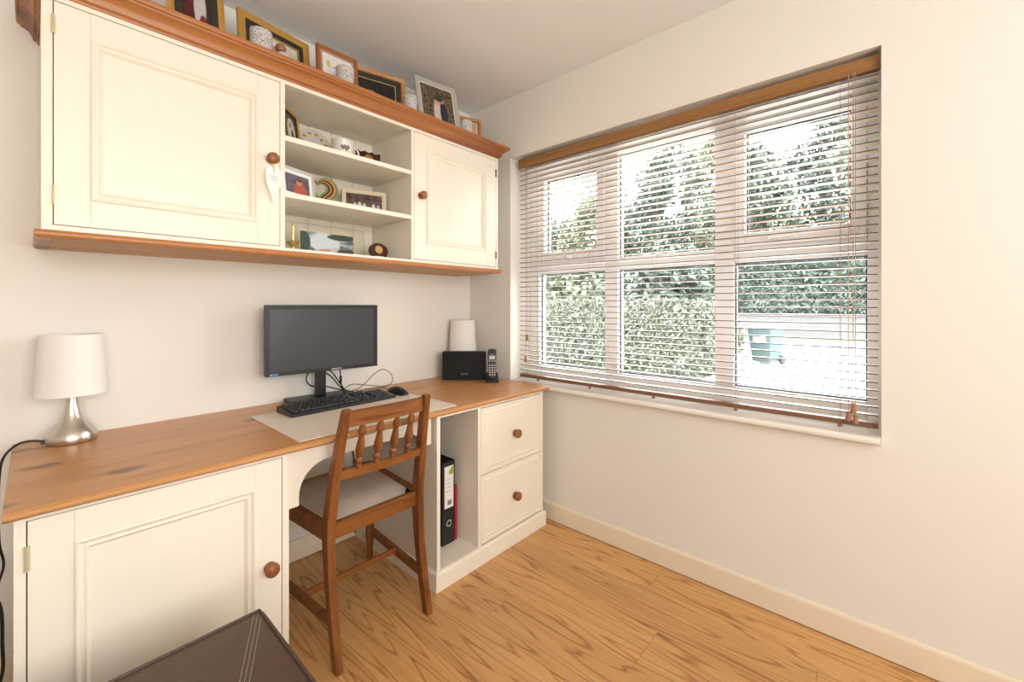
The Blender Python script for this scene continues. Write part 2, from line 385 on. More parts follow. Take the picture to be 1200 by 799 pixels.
for (yc, zb) in ((1.575, .965), (1.585, .84)):
    obj('tilt_cord', tube(NB(), [(1.902, yc, 1.98), (1.9, yc, zb+.03)], .0012, 5), M_cord, bl, True)
    tassel(1.9, yc, zb)

# ------------------------------------------------------------------ joinery helpers
def knob(parent, x, y, z, r=.019, m=M_knob, name='knob'):    # points to -Y
    return obj(name, lathe(NB(), [(r*.72, 0), (r*.8, .003), (r*.62, .007), (r*.5, .013), (r*.72, .017), (r*.98, .021), (r*1.0, .026), (r*.9, .032), (r*.6, .036), (r*.2, .0375)], (x, y, z), (0, -1, 0), 24), m, parent, True, smooth=True)
def door(parent, x0, x1, z0, z1, yf, th, st, name='door'):
    b = NB(); box(b, x0, x0+st, yf, yf+th, z0, z1); box(b, x1-st, x1, yf, yf+th, z0, z1)
    box(b, x0+st, x1-st, yf, yf+th, z0, z0+st+.004); box(b, x0+st, x1-st, yf, yf+th, z1-st, z1)
    d = obj(name, b, M_cream, parent, True, bevel=.0012)
    obj('panel', bx(x0+st-.001, x1-st+.001, yf+.009, yf+th-.002, z0+st-.001, z1-st+.001), M_cream, d, True)
    obj('moulding', ring(NB(), x0+st, x1-st, z0+st+.004, z1-st, [(0, yf+.012), (0, yf-.003), (.004, yf-.005), (.008, yf-.003), (.011, yf+.002), (.016, yf+.003), (.020, yf+.0), (.024, yf+.004), (.027, yf+.0085), (.027, yf+.012)]), M_cream, d, True)
    return d
def hinge(parent, x, yf, z, m, h=.05):
    b = NB(); lathe(b, [(.0028, 0), (.0028, h)], (x, yf-.002, z-h/2), n=8)
    box(b, x-.0055, x+.0055, yf-.0015, yf+.001, z-h/2, z+h/2)
    return obj('hinge', b, m, parent, True)

# ------------------------------------------------------------------ wall cabinet
UX0, UX1, UY, UZ0, UZ1 = .015, 1.767, 1.68, 1.372, 2.058
wc = thing('wall_cabinet', 'cream wall cabinet with pine cornice, open shelves between two panelled doors', 'cabinet', ((UX0+UX1)/2, UY, UZ0))
obj('side_panel', bx(UX0, UX0+.02, UY+.02, D-.001, UZ0, UZ1), M_cream, wc, True)
obj('side_panel', bx(UX1-.02, UX1, UY+.02, D-.001, UZ0, UZ1), M_cream, wc, True)
obj('top_board', bx(UX0+.02, UX1-.02, UY+.02, D-.001, UZ1-.02, UZ1), M_cream, wc, True)
obj('niche_ceiling', bx(.621, 1.18, UY+.02, D-.02, 2.0, 2.012), M_cream, wc, True)
obj('divider', bx(.602, .622, UY+.02, D-.001, UZ0, UZ1-.021), M_cream, wc, True)
obj('divider', bx(1.179, 1.197, UY+.02, D-.001, UZ0, UZ1-.021), M_cream, wc, True)
ff = NB()
for a in ((UX0, .0355, UZ0, UZ1-.01), (.6055, .622, UZ0, UZ1-.01), (1.179, 1.1935, UZ0, UZ1-.01), (1.7505, UX1, UZ0, UZ1-.01)):
    box(ff, a[0], a[1], UY, UY+.02, a[2], a[3])
for x0, x1 in ((.0355, .6055), (.622, 1.179), (1.1935, 1.7505)):
    box(ff, x0, x1, UY, UY+.02, UZ0, 1.3865 if x0 != .622 else 1.383); box(ff, x0, x1, UY, UY+.02, 1.9905, UZ1-.01)
obj('face_frame', ff, M_cream, wc, True)
for z in (1.592, 1.802):
    obj('shelf', bx(.6225, 1.1785, UY+.001, D-.02, z-.02, z), M_cream, wc, True, bevel=.002)
obj('niche_floor', bx(.6225, 1.1785, UY+.02, D-.02, UZ0+.0005, 1.383), M_cream, wc, True)
bw = .1113
for k in range(5):
    x0 = .6225+k*bw
    obj('back_board', loft(NB(), [[(x0+.0002, D-.018, z), (x0+.0012, D-.019, z), (x0+.0055, D-.026, z), (x0+bw-.0055, D-.026, z), (x0+bw-.0012, D-.019, z), (x0+bw-.0002, D-.018, z)] for z in (1.3835, 1.999)]), M_cream, wc, True)
d1 = door(wc, .0375, .6035, 1.3885, 1.9885, UY, .02, .071)
knob(d1, .574, UY, 1.698, .0205)
for z in (1.925, 1.466): hinge(d1, .0365, UY, z, M_hinge)
d2 = door(wc, 1.1955, 1.7485, 1.3885, 1.9885, UY, .02, .074)
knob(d2, 1.232, UY, 1.692, .0195)
for z in (1.918, 1.453): hinge(d2, 1.7495, UY, z, M_hdark, .04)
cp = [(-.012, 2.004), (.004, 2.004), (.006, 2.010), (.014, 2.014), (.017, 2.026), (.022, 2.036), (.032, 2.043), (.04, 2.046), (.041, 2.051), (.047, 2.053), (.05, 2.058), (.05, 2.068), (-.012, 2.068)]
usb = usweep(NB(), UX0, UX1, UY, D-.001, cp)
obj('cornice', usb, M_crown, wc, True, bevel=.0008)
tr = usweep(NB(), UX0, UX1, UY, D-.001, [(-.02, 1.350), (.006, 1.350), (.011, 1.352), (.014, 1.358), (.014, 1.364), (.011, 1.371), (.007, 1.3718), (-.02, 1.3718)])
obj('light_rail', tr, M_crown, wc, True)
obj('underside_board', bx(UX0+.0205, UX1-.0205, UY+.0205, D-.001, 1.3505, 1.3715), M_under, wc, True)

# ------------------------------------------------------------------ desk: worktop, cupboard, drawer pedestal
DZ = .737
wt = thing('worktop', 'long knotty pine worktop with rounded edge along the wall', 'worktop', (.9, 1.7, DZ))
b = loft(NB(), [[(x, y, z) for y, z in ((D-.001, .715), (1.385, .715), (1.373, .718), (1.367, .724), (1.367, .731), (1.371, .7345), (1.374, .7345), (1.376, DZ), (D-.001, DZ))] for x in (-.042, 1.842)])
obj('board', b, M_pine, wt, True, bevel=.001)
# arched apron between the pedestals
AY = 1.413
pts = [(.5285, .714), (.5285, .53), (.565, .53)]
for k in range(9):
    a = PI - k/8*PI/2; pts.append((.565+.1+.1*math.cos(a), .56+.1*math.sin(a)))
for k in range(9):
    a = PI/2 - k/8*PI/2; pts.append((.98+.075*math.cos(a), .585+.075*math.sin(a)))
pts += [(1.055, .6), (1.088, .6), (1.088, .714)]
obj('apron', prism(NB(), pts, AY, AY+.018), M_cream, wt, True)

def plinth(bm, x0, x1, y0, y1, h=.078, o=.014):
    box(bm, x0-o, x1+o, y0-o, y1, .0, h-.008); 
    return bm
LX0, LX1, LY = -.027, .526, 1.39
cu = thing('desk_cupboard', 'cream desk cupboard with panelled door at the left end of the worktop', 'cupboard', ((LX0+LX1)/2, 1.7, 0))
b = NB(); box(b, LX0, LX0+.018, LY+.02, D-.02, .0785, .7145); box(b, LX1-.018, LX1, LY+.02, D-.02, .0785, .7145); box(b, LX0+.018, LX1-.018, LY+.02, D-.02, .0785, .095); box(b, LX0+.018, LX1-.018, D-.03, D-.02, .095, .7145)
obj('body', b, M_cream, cu, True)
b = NB(); box(b, LX0, -.0095, LY, LY+.02, .0785, .7145); box(b, .5075, LX1, LY, LY+.02, .0785, .7145); box(b, -.0095, .5075, LY, LY+.02, .7065, .7145); box(b, -.0095, .5075, LY, LY+.02, .0785, .09)
obj('face_frame', b, M_cream, cu, True)
d3 = door(cu, -.0075, .5055, .092, .7045, LY, .02, .071)
knob(d3, .471, LY, .388, .0205)
for z in (.625, .18): hinge(d3, -.0085, LY, z, M_hinge, .055)
PL = [(-.03, 0), (.013, 0), (.013, .066), (.009, .074), (.002, .078), (-.03, .078)]
obj('plinth', usweep(NB(), LX0, LX1, LY, D-.02, PL), M_cream, cu, True, bevel=.001)

RX0, RX1 = 1.1, 1.808
dp = thing('drawer_pedestal', 'cream desk pedestal with open niche and two drawers by the window', 'drawers', ((RX0+RX1)/2, 1.7, 0))
b = NB(); box(b, RX0, RX0+.017, LY+.018, D-.02, .0785, .7145); box(b, RX1-.018, RX1, LY+.018, D-.02, .0785, .7145); box(b, 1.332, 1.350, LY+.018, D-.02, .0785, .7145); box(b, RX0+.017, RX1-.018, D-.03, D-.02, .0785, .7145)
obj('body', b, M_cream, dp, True)
obj('niche_floor', bx(RX0+.0172, 1.3318, LY+.001, D-.031, .062, .0788), M_cream, dp, True)
b = NB(); box(b, RX0, 1.117, LY, LY+.018, .0785, .7145); box(b, 1.332, 1.350, LY, LY+.018, .0785, .7145); box(b, 1.7935, RX1, LY, LY+.018, .0785, .7145)
box(b, 1.117, 1.332, LY, LY+.018, .7045, .7145); box(b, 1.35, 1.7935, LY, LY+.018, .7045, .7145)
obj('face_frame', b, M_cream, dp, True)
obj('plinth', usweep(NB(), RX0, RX1, LY, D-.02, PL), M_cream, dp, True, bevel=.001)
for z0, z1, kz in ((.3985, .7005, .54), (.084, .3955, .233)):
    b = ring(NB(), 1.3515, 1.792, z0, z1, [(0, LY+.018), (0, LY), (.002, LY-.002), (.012, LY-.002), (.014, LY+.002), (.018, LY+.003), (.022, LY-.001), (.028, LY-.003), (.031, LY+.001), (.0315, LY+.018)])
    dr = obj('drawer', b, M_cream, dp, True)
    obj('drawer_panel', bx(1.3515+.031, 1.792-.031, LY+.0012, LY+.018, z0+.031, z1-.031), M_cream, dr, True)
    knob(dr, 1.583, LY+.001, kz, .0215)

# ------------------------------------------------------------------ chair
CX = .823
ch = thing('side_chair', 'oak side chair with turned spindle back and grey fabric seat pushed under the desk', 'chair', (CX, 1.55, 0))
def post(s):
    # centreline (x, y, z) and section
    P = [(.176, 1.318, 0, .0125, .0165), (.176, 1.345, .12, .0135, .017), (.176, 1.372, .27, .014, .018), (.176, 1.382, .40, .015, .02), (.175, 1.378, .47, .015, .02), (.171, 1.356, .60, .0145, .017), (.162, 1.326, .74, .014, .015), (.156, 1.302, .832, .0135, .0125), (.156, 1.3, .838, .011, .010)]
    return loft(NB(), [[(CX+s*x-hx, y-hy, z), (CX+s*x+hx, y-hy, z), (CX+s*x+hx, y+hy, z), (CX+s*x-hx, y+hy, z)] for x, y, z, hx, hy in P])
for s in (-1, 1): obj('back_post', post(s), M_oak, ch, True, bevel=.003)
# curved crest rail
secs = []
for k in range(13):
    t = -1+k/6; x = CX+t*.148; bow = .02*(1-t*t); top = .828+.004*(1-t*t); bot = .777+.004*(1-t*t)
    secs.append([(x, 1.307-bow, bot-.001), (x, 1.304-bow, top-.004), (x, 1.309-bow, top), (x, 1.316-bow, top), (x, 1.321-bow, top-.004), (x, 1.325-bow, bot)])
obj('crest_rail', loft(NB(), secs), M_oakx, ch, True, smooth=True)
secs = []
for k in range(9):
    t = -1+k/4; x = CX+t*.162; bow = .012*(1-t*t)
    secs.append([(x, 1.342-bow, .599), (x, 1.337-bow, .627), (x, 1.355-bow, .629), (x, 1.360-bow, .601)])
obj('back_rail', loft(NB(), secs), M_oakx, ch, True, smooth=True)
sp = [(.006, 0), (.0085, .004), (.011, .012), (.008, .018), (.0135, .024), (.0145, .03), (.0125, .036), (.009, .04), (.0125, .05), (.0165, .064), (.016, .074), (.0125, .095), (.0095, .112), (.011, .118), (.0155, .123), (.015, .13), (.0085, .15), (.0075, .164)]
for k in range(4):
    x = CX+(k-1.5)*.064; t = (k-1.5)/2.4
    p0 = Vector((x, 1.348-.012*(1-t*t), .622)); p1 = Vector((x, 1.315-.018*(1-t*t), .79)); d = p1-p0
    obj('spindle', lathe(NB(), [(r*.93, q/.164*d.length) for r, q in sp], p0, d, 14), M_oak, ch, True, smooth=True)
# seat frame
for s in (-1, 1):
    b = loft(NB(), [[(CX+s*.165, 1.385, .395), (CX+s*.188, 1.385, .395), (CX+s*.188, 1.385, .452), (CX+s*.165, 1.385, .452)], [(CX+s*.196, 1.80, .395), (CX+s*.219, 1.80, .395), (CX+s*.219, 1.80, .452), (CX+s*.196, 1.80, .452)]])
    obj('side_rail', b, M_oakx, ch, True, bevel=.002)
obj('rear_rail', bx(CX-.163, CX+.163, 1.373, 1.393, .397, .45), M_oakx, ch, True, bevel=.002)
obj('front_rail', bx(CX-.2, CX+.2, 1.785, 1.805, .395, .452), M_oakx, ch, True, bevel=.002)
# drop-in cushion
secs = []; n = 10
def seat_pt(u, v):
    y = 1.397+v*.39; hw = .157+v*.037
    return CX+u*hw, y
cb = NB(); grid = []
for j in range(n+1):
    r = []
    for i in range(n+1):
        u = -1+2*i/n; v = j/n; x, y = seat_pt(u, v)
        e = max(abs(u), abs(2*v-1)); z = .447+.036*(1-abs(u)**4)**.5*(1-abs(2*v-1)**4)**.5
        r.append(cb.verts.new((x, y, z)))
    grid.append(r)
for j in range(n):
    for i in range(n): cb.faces.new((grid[j][i], grid[j][i+1], grid[j+1][i+1], grid[j+1][i]))
bmesh.ops.solidify(cb, geom=cb.faces[:], thickness=.02)
obj('seat_cushion', cb, M_fabric, ch, True, smooth=True)
fl = [(.011, 0), (.013, .01), (.0135, .06), (.0175, .09), (.0175, .1), (.019, .115), (.019, .185), (.0175, .2), (.0115, .207), (.018, .217), (.012, .227), (.019, .24), (.021, .26), (.019, .28), (.0135, .3), (.0125, .34), (.015, .365), (.019, .375), (.02, .395)]
for s in (-1, 1):
    obj('front_leg', lathe(NB(), fl, (CX+s*.207, 1.79, 0), n=16), M_oak, ch, True, smooth=True)
    b = loft(NB(), [[(CX+s*.168, 1.352, .125), (CX+s*.184, 1.352, .125), (CX+s*.184, 1.352, .157), (CX+s*.168, 1.352, .157)], [(CX+s*.199, 1.785, .125), (CX+s*.215, 1.785, .125), (CX+s*.215, 1.785, .157), (CX+s*.199, 1.785, .157)]])
    obj('stretcher', b, M_oakx, ch, True, bevel=.002)
obj('stretcher', bx(CX-.184, CX+.184, 1.54, 1.552, .139, .162), M_oakx, ch, True, bevel=.002)

# ------------------------------------------------------------------ leather ottoman in the near corner
ot = thing('ottoman', 'dark brown leather ottoman with pale stitching in front of the desk cupboard', 'ottoman', (-.01, .80, 0))
OX0, OX1, OY0, OY1 = -.40, .371, .47, 1.137
obj('body', bx(OX0+.006, OX1-.006, OY0+.006, OY1-.006, .03, .372), M_leather, ot, True, bevel=.012, seg=3)
obj('lid', bx(OX0, OX1, OY0, OY1, .374, .444), M_leather, ot, True, bevel=.016, seg=4)
pb = NB(); e = .012
tube(pb, [(OX0+e, OY0+e, .4445), (OX1-e, OY0+e, .4445), (OX1-e, OY1-e, .4445), (OX0+e, OY1-e, .4445), (OX0+e, OY0+e, .4445)], .004, 8)
obj('piping', pb, M_leather, ot, True, smooth=True)
c0 = Vector((OX1-.018, OY1-.022)); c1 = Vector((.065, .47)); dv = (c1-c0).normalized(); nv = Vector((-dv.y, dv.x))
for off in (-.0085, 0, .0085):
    sb = NB(); p = 0; Ln = (c1-c0).length
    while p < Ln-.012:
        a = c0+dv*p+nv*off; q = c0+dv*(p+.0065)+nv*off
        tube(sb, [(a.x, a.y, .4443), (q.x, q.y, .4443)], .0009, 5); p += .009
    obj('stitching', sb, M_stitch, ot, True, kind='stuff')
for x in (OX0+.05, OX1-.05):
    for y in (OY0+.05, OY1-.05): obj('foot', lathe(NB(), [(.018, 0), (.024, .03)], (x, y, 0), n=14), M_black, ot, True)

# ------------------------------------------------------------------ table lamps
def table_lamp(x, y, label):
    t = thing('table_lamp', label, 'lamp', (x, y, DZ), group='steel table lamps on the worktop')
    obj('base', lathe(NB(), [(.052, 0), (.058, .003), (.0605, .012), (.059, .024), (.052, .038), (.040, .054), (.029, .071), (.0215, .09), (.0165, .112), (.0132, .135), (.0125, .16), (.012, .2)], (0, 0, 0), n=40), M_steel, t, smooth=True)
    sb = NB(); z0, z1 = .152, .341
    loft(sb, [[(r*math.cos(2*PI*k/48), r*math.sin(2*PI*k/48), z) for k in range(48)] for r, z in ((.083, z0), (.0725, z1), (.0712, z1), (.0817, z0))], False, True)
    sh = obj('shade', sb, M_shade, t, smooth=True)
    fb = NB()
    for k in range(3):
        a = k*2*PI/3; tube(fb, [(0, 0, .2), (.078*math.cos(a), .078*math.sin(a), .2)], .0015, 6)
    lathe(fb, [(.012, .195), (.012, .215)], (0, 0, 0), n=12)
    obj('shade_fitter', fb, M_steel, t)
    obj('bulb', lathe(NB(), [(.012, .215), (.013, .225), (.02, .245), (.022, .262), (.016, .28), (.003, .286)], (0, 0, 0), n=16), M_white, t, smooth=True)
    return t
l1 = table_lamp(.083, 1.952, 'steel table lamp with white shade at the left end of the worktop')
cord = [(.026, 1.955, .748), (.0, 1.957, .757), (-.03, 1.945, .756), (-.055, 1.90, .735), (-.062, 1.865, .69), (-.064, 1.86, .6), (-.062, 1.87, .5), (-.055, 1.9, .43), (-.066, 1.95, .36), (-.082, 1.99, .28), (-.08, 2.01, .18), (-.085, 2.015, .08)]
obj('power_cord', tube(NB(), spline(cord, 6), .0032, 8), M_cable, l1, True, smooth=True)
obj('cord_plug', lathe(NB(), [(.006, 0), (.006, .016)], (.016, 1.955, .748), (1, 0, 0), 10), M_black, l1, True)
l2 = table_lamp(1.742, 1.952, 'table lamp with shaded white shade behind the black speaker')
ex = tag(obj('extension_lead', tube(NB(), spline([(-.07, 2.01, .40), (-.10, 2.015, .34), (-.115, 2.01, .25), (-.105, 2.0, .17), (-.12, 1.98, .1), (-.085, 1.96, .02), (-.16, 1.94, .008), (-.26, 1.98, .008)], 6), .0055, 8), M_cable, smooth=True), 'black cable bundle hanging down the wall beside the desk cupboard', 'cable')
tag(obj('loose_cable', tube(NB(), spline([(-.085, 1.86, .42), (-.075, 1.88, .37), (-.06, 1.9, .3), (-.058, 1.91, .2), (-.06, 1.91, .1), (-.1, 1.9, .006), (-.2, 1.86, .006)], 6), .004, 8), M_cable, smooth=True), 'thin black cable trailing to the floor left of the desk cupboard', 'cable')

# ------------------------------------------------------------------ monitor
mx0, my0 = .883, 1.905
mo = thing('computer_monitor', 'black widescreen computer monitor on a stand in the middle of the worktop', 'monitor', (mx0, 1.95, DZ), (0, 0, -.07))
MWd, MHt, zc = .490, .298, .292     # local: z from worktop
zb = zc-MHt/2+.0
z0, z1 = 1.171-DZ-MHt, 1.171-DZ
yf = -.05
obj('housing', bx(-MWd/2, MWd/2, yf+.006, yf+.034, z0, z1), M_bezel, mo, bevel=.004)
obj('rear_cover', loft(NB(), [[(-.2, yf+.034, z0+.04), (.2, yf+.034, z0+.04), (.2, yf+.034, z1-.04), (-.2, yf+.034, z1-.04)], [(-.13, yf+.056, z0+.07), (.13, yf+.056, z0+.07), (.13, yf+.056, z1-.07), (-.13, yf+.056, z1-.07)]]), M_bezel, mo)
b = ring(NB(), -MWd/2, MWd/2, z0, z1, [(0, yf+.008), (0, yf), (.015, yf), (.016, yf+.004), (.016, yf+.008)])
bz = obj('bezel', b, M_bezel, mo, bevel=.001)
obj('screen', bx(-MWd/2+.015, MWd/2-.015, yf+.003, yf+.008, z0+.015, z1-.015), M_screen, mo)
tm = text_mesh('SAMSUNG', .0105); tm.transform(Matrix.Translation((.045, yf-.0004, z0+.0072)))
link('brand_lettering', tm, mat('brand_white', (.85, .85, .85), .4), bz)
obj('power_buttons', (lambda b: [box(b, .15+k*.016, .158+k*.016, yf-.001, yf+.001, z0+.005, z0+.008) for k in range(4)] and b)(NB()), M_key, bz, kind='stuff')
obj('energy_sticker', bx(-.222, -.198, yf-.0006, yf+.0, z0+.002, z0+.012), M_blue, bz)
obj('energy_star', lathe(NB(), [(.004, 0), (.004, .0005)], (-.226, yf-.0002, z0+.007), (0, -1, 0), 12), mat('sticker_teal', (.2, .5, .5), .4), bz)
obj('column', bx(-.022, .022, .01, .04, .0162, .24), M_black, mo, bevel=.004)
b = loft(NB(), [[(x, y, z) for x, y in ((-.14, -.035), (.12, -.035), (.12, .08), (-.14, .08))] for z in (0.0005, .016)]); 
obj('foot_plate', b, M_black, mo, bevel=.004)
cb = NB()
for k, pts in enumerate(([(-.03, .035, .16), (-.06, .03, .10), (-.03, .045, .06), (.03, .05, .05), (.09, .03, .03), (.15, .01, .004)],
            [(.02, .035, .15), (.06, .03, .11), (.1, .03, .05), (.13, .02, .012), (.2, .0, .004)],
            [(.02, .035, .12), (.06, .04, .09), (.11, .045, .03), (.17, .05, .004)],
            [(.085, .02, .16), (.083, .0, .11), (.084, -.005, .07), (.095, .0, .03), (.14, .01, .01), (.21, .04, .004)])):
    obj('cable', tube(NB(), spline(pts, 6), .003, 7), M_cable, mo, smooth=True)
obj('cable_adapter', lathe(NB(), [(.003, 0), (.006, .004), (.006, .03), (.003, .035)], (.0832, -.004, .068), (0, 0, 1), 10), M_black, mo, smooth=True)

# ------------------------------------------------------------------ desk pad, keyboard, mouse
pd = obj('desk_pad', prism(NB(), rrect(.662, .455, .012), 0, .0022), M_pad)
pd.data.transform(Matrix.Rotation(PI/2, 4, 'X')); pd.location = (.891, 1.628, DZ)
for p in pd.data.polygons: pass
tag(pd, 'cream rectangular desk pad lying under the keyboard', 'desk pad')
PZ = DZ+.0023
kb = thing('keyboard', 'black wired computer keyboard in front of the monitor', 'keyboard', (.888, 1.787, PZ), (0, 0, .032))
KW, KD = .468, .142
b = loft(NB(), [[(-KW/2, y, z) for y, z in ((-KD/2, 0), (-KD/2, .012), (-KD/2+.01, .0155), (KD/2-.012, .027), (KD/2, .023), (KD/2, 0))], [(KW/2, y, z) for y, z in ((-KD/2, 0), (-KD/2, .012), (-KD/2+.01, .0155), (KD/2-.012, .027), (KD/2, .023), (KD/2, 0))]])
obj('case', b, M_key, kb, bevel=.002)
kbm = NB(); ks = .019
def key(x, y, w):
    zz = .0155 + (y+KD/2-.01)/(KD-.022)*.0115
    loft(kbm, [[(x+.0015, y+.0015, zz-.001), (x+w-.0015, y+.0015, zz-.001), (x+w-.0015, y+ks-.0015, zz+.001), (x+.0015, y+ks-.0015, zz+.001)],
               [(x+.004, y+.004, zz+.007), (x+w-.004, y+.004, zz+.007), (x+w-.004, y+ks-.003, zz+.0085), (x+.004, y+ks-.003, zz+.0085)]])
kx0 = -KW/2+.012; ky0 = -KD/2+.011
rows = [[1.25, 1.25, 1.25, 6.25, 1.25, 1.25, 1.25, 1.25], [2.25]+[1]*10+[2.75], [1.75]+[1]*11+[2.25], [1.5]+[1]*12+[1.5], [1]*13+[2]]
for r, ws in enumerate(rows):
    x = kx0
    for w in ws: key(x, ky0+r*ks, w*ks*.98); x += w*ks*.98
x = kx0
for i in range(13): key(x, ky0+5.35*ks, ks*.98); x += ks*.98*(1 if i % 4 else 1.75)
for i in range(3):
    for r in (0, 3, 4, 5.35): key(kx0+15.3*ks+i*ks, ky0+r*ks, ks)
key(kx0+16.3*ks, ky0+ks, ks)
for i in range(4):
    for r in range(5): key(kx0+18.8*ks+i*ks*.98, ky0+r*ks, ks*.98)
obj('keys', kbm, M_key, kb, kind='stuff')
ms = thing('computer_mouse', 'black computer mouse to the right of the keyboard', 'mouse', (1.178, 1.79, PZ), (0, 0, .1))
secs = []
for k in range(9):
    t = k/8; y = -.056+.112*t; hw = .030*math.sin(PI*(.12+.76*t))**.45; hz = .036*math.sin(PI*(.1+.72*t))**.7
    secs.append([(hw*math.cos(PI*q/10), y, .001+hz*math.sin(PI*q/10)**.8 if 0 < q < 10 else .001) for q in range(11)])
obj('shell', loft(NB(), secs), M_black, ms, smooth=True)
obj('scroll_wheel', lathe(NB(), [(.007, -.003), (.008, 0), (.007, .003)], (0, .03, .028), (1, 0, 0), 14), M_keytop, ms)
obj('mouse_cable', tube(NB(), spline([(1.17, 1.845, PZ+.012), (1.15, 1.9, .765), (1.10, 1.93, .775), (1.03, 1.96, .785), (1.0, 1.975, .76), (1.03, 1.99, .745), (1.09, 1.975, .765), (1.16, 1.98, .815), (1.22, 1.985, .835), (1.27, 1.99, .80), (1.275, 1.995, .755), (1.21, 1.99, .742), (1.12, 2.0, .741)], 6), .0018, 6), M_cable, ms, True, smooth=True)

# ------------------------------------------------------------------ speaker and phone
FW = Vector((math.cos(YAW), math.sin(YAW), 0)); RZ = YAW-PI/2
sk = thing('speaker', 'black fabric fronted speaker box at the corner of the worktop', 'speaker', (1.654, 1.842, DZ), (0, 0, RZ))
b = prism(NB(), rrect(.254, .165, .011), 0, .034); b.transform(Matrix.Translation((0, 0, .0835)))
obj('cabinet', b, M_black, sk, bevel=.003)
b = prism(NB(), rrect(.246, .157, .01), -.0035, -.0002); b.transform(Matrix.Translation((0, 0, .0835)))
gr = obj('grille', b, M_black2, sk)
tm = text_mesh('K A T E', .0115); tm.transform(Matrix.Translation((.002, -.0042, .036)))
link('brand_lettering', tm, M_keytop, gr)
tb = NB()
for k in range(3): lathe(tb, [(.004, .1662), (.004, .1685)], (-.02+.02*k, .02, 0), n=10)
obj('top_buttons', tb, M_keytop, sk, kind='stuff')

ph = thing('cordless_phone', 'black cordless phone standing in its cradle beside the speaker', 'phone', (1.724, 1.684, DZ), (0, 0, RZ+.08))
b = loft(NB(), [[(-.037, -.035, .0), (.037, -.035, 0), (.037, .045, 0), (-.037, .045, 0)], [(-.037, -.037, .008), (.037, -.037, .008), (.037, .047, .008), (-.037, .047, .008)], [(-.03, -.025, .018), (.03, -.025, .018), (.032, .047, .048), (-.032, .047, .048)]])
obj('cradle', b, M_black, ph, bevel=.003)
lean = Matrix.Translation((0, .004, .02)) @ Matrix.Rotation(-.22, 4, 'X')
b = prism(NB(), [(x*(.86+.14*(z+.08)/.16), z) for x, z in rrect(.05, .165, .014)], -.011, .011); b.transform(Matrix.Translation((0, 0, .0825))); b.transform(lean)
hs = obj('handset', b, M_black, ph, bevel=.004)
b = bx(-.017, .017, -.0118, -.0105, .105, .126); b.transform(lean); obj('display', b, mat('lcd', (.55, .56, .5), .3), hs)
b = NB()
for r in range(5):
    for c in (-1, 0, 1): box(b, c*.014-.004, c*.014+.004, -.0125, -.0105, .016+r*.013, .022+r*.013)
for c in (-1, 0, 1): box(b, c*.015-.004, c*.015+.004, -.0125, -.0105, .093, .098)
b.transform(lean); obj('keypad', b, M_keytop, hs, kind='stuff')
b = lathe(NB(), [(.008, 0), (.008, .001)], (0, -.0108, .148), (0, -1, 0), 14); b.transform(lean); obj('earpiece', b, M_black2, hs)
b = bx(-.009, .009, -.0118, -.0105, .133, .1345); b.transform(lean); obj('brand_bar', b, M_keytop, hs)

# ------------------------------------------------------------------ contents of the pedestal niche, kneehole
bi = thing('lever_arch_file', 'black lever arch file with white spine label in the desk niche', 'binder', (1.265, 1.65, .0792))
def lx(*a): return bx(*a)
b = NB(); box(b, -.0375, -.0345, -.134, .134, 0, .376); box(b, .0345, .0375, -.134, .134, 0, .376); box(b, -.0345, .0345, -.137, -.134, 0, .376)
sp_ = obj('cover', b, M_black, bi, bevel=.001)
obj('paper_stack', bx(-.03, .03, -.13, .12, .012, .33), M_white, bi)
lab = obj('spine_label', bx(-.025, .027, -.1378, -.1371, .165, .355), M_white, sp_)
obj('label_logo', bx(.0, .024, -.1384, -.1379, .316, .349), M_green, sp_)
obj('logo_notch', loft(NB(), [[(.0, -.1388, .331), (.012, -.1388, .342), (.012, -.1388, .349), (.0, -.1388, .349)], [(.0, -.1385, .331), (.012, -.1385, .342), (.012, -.1385, .349), (.0, -.1385, .349)]]), M_white, sp_)
b = NB()
for k in range(4): box(b, -.017, .016-.006*(k % 2), -.1384, -.1379, .295-k*.018, .2965-k*.018)
obj('label_lines', b, M_print, sp_, kind='stuff')
obj('label_barcode', bx(-.008, .016, -.1384, -.1379, .178, .2), M_print, sp_)
b = NB(); loft(b, [[(r*math.cos(2*PI*k/24), y, .095+r*math.sin(2*PI*k/24)) for k in range(24)] for r, y in ((.0155, -.137), (.0155, -.139), (.0105, -.139), (.0105, -.137))], False, True)
obj('finger_ring', b, mat('chrome', (.8, .8, .8), .2, 1), sp_, smooth=True)
tag(obj('red_folder', bx(1.306, 1.319, 1.516, 1.80, .0792, .33), M_red, bevel=.001), 'thin red folder standing to the right of the lever arch file', 'folder')
sl_ = thing('laptop_sleeve', 'black fabric case leaning at the back left of the desk niche', 'case', (1.19, 1.75, .0792))
b = loft(NB(), [[(-.05, -.2, 0), (-.015, -.2, 0), (-.015, .2, 0), (-.05, .2, 0)], [(-.05, -.2, .5), (-.012, -.2, .5), (-.012, .2, .5), (-.05, .2, .5)], [(-.05, -.14, .61), (-.03, -.14, .61), (-.03, .2, .61), (-.05, .2, .61)]])
obj('body', b, M_black2, sl_, bevel=.006)
obj('zip', tube(NB(), spline([(-.012, -.15, .60), (.0, -.16, .58), (.001, -.16, .55), (0, -.16, .52)], 4), .002, 6), M_cable, sl_)
pw = thing('power_block', 'black power block fixed high on the wall under the worktop', 'power block', (.93, D-.03, .50))
obj('body', bx(-.05, .05, -.015, .029, .0, .055), M_black, pw, bevel=.01, seg=3)
obj('lead', tube(NB(), spline([(.04, 0, .03), (.1, .01, .02), (.15, .015, -.1), (.15, .015, -.35), (.155, .01, -.48)], 5), .003, 6), M_cable, pw)
so = thing('wall_socket', 'white double wall socket half hidden under the worktop', 'socket', (.78, D, .52))
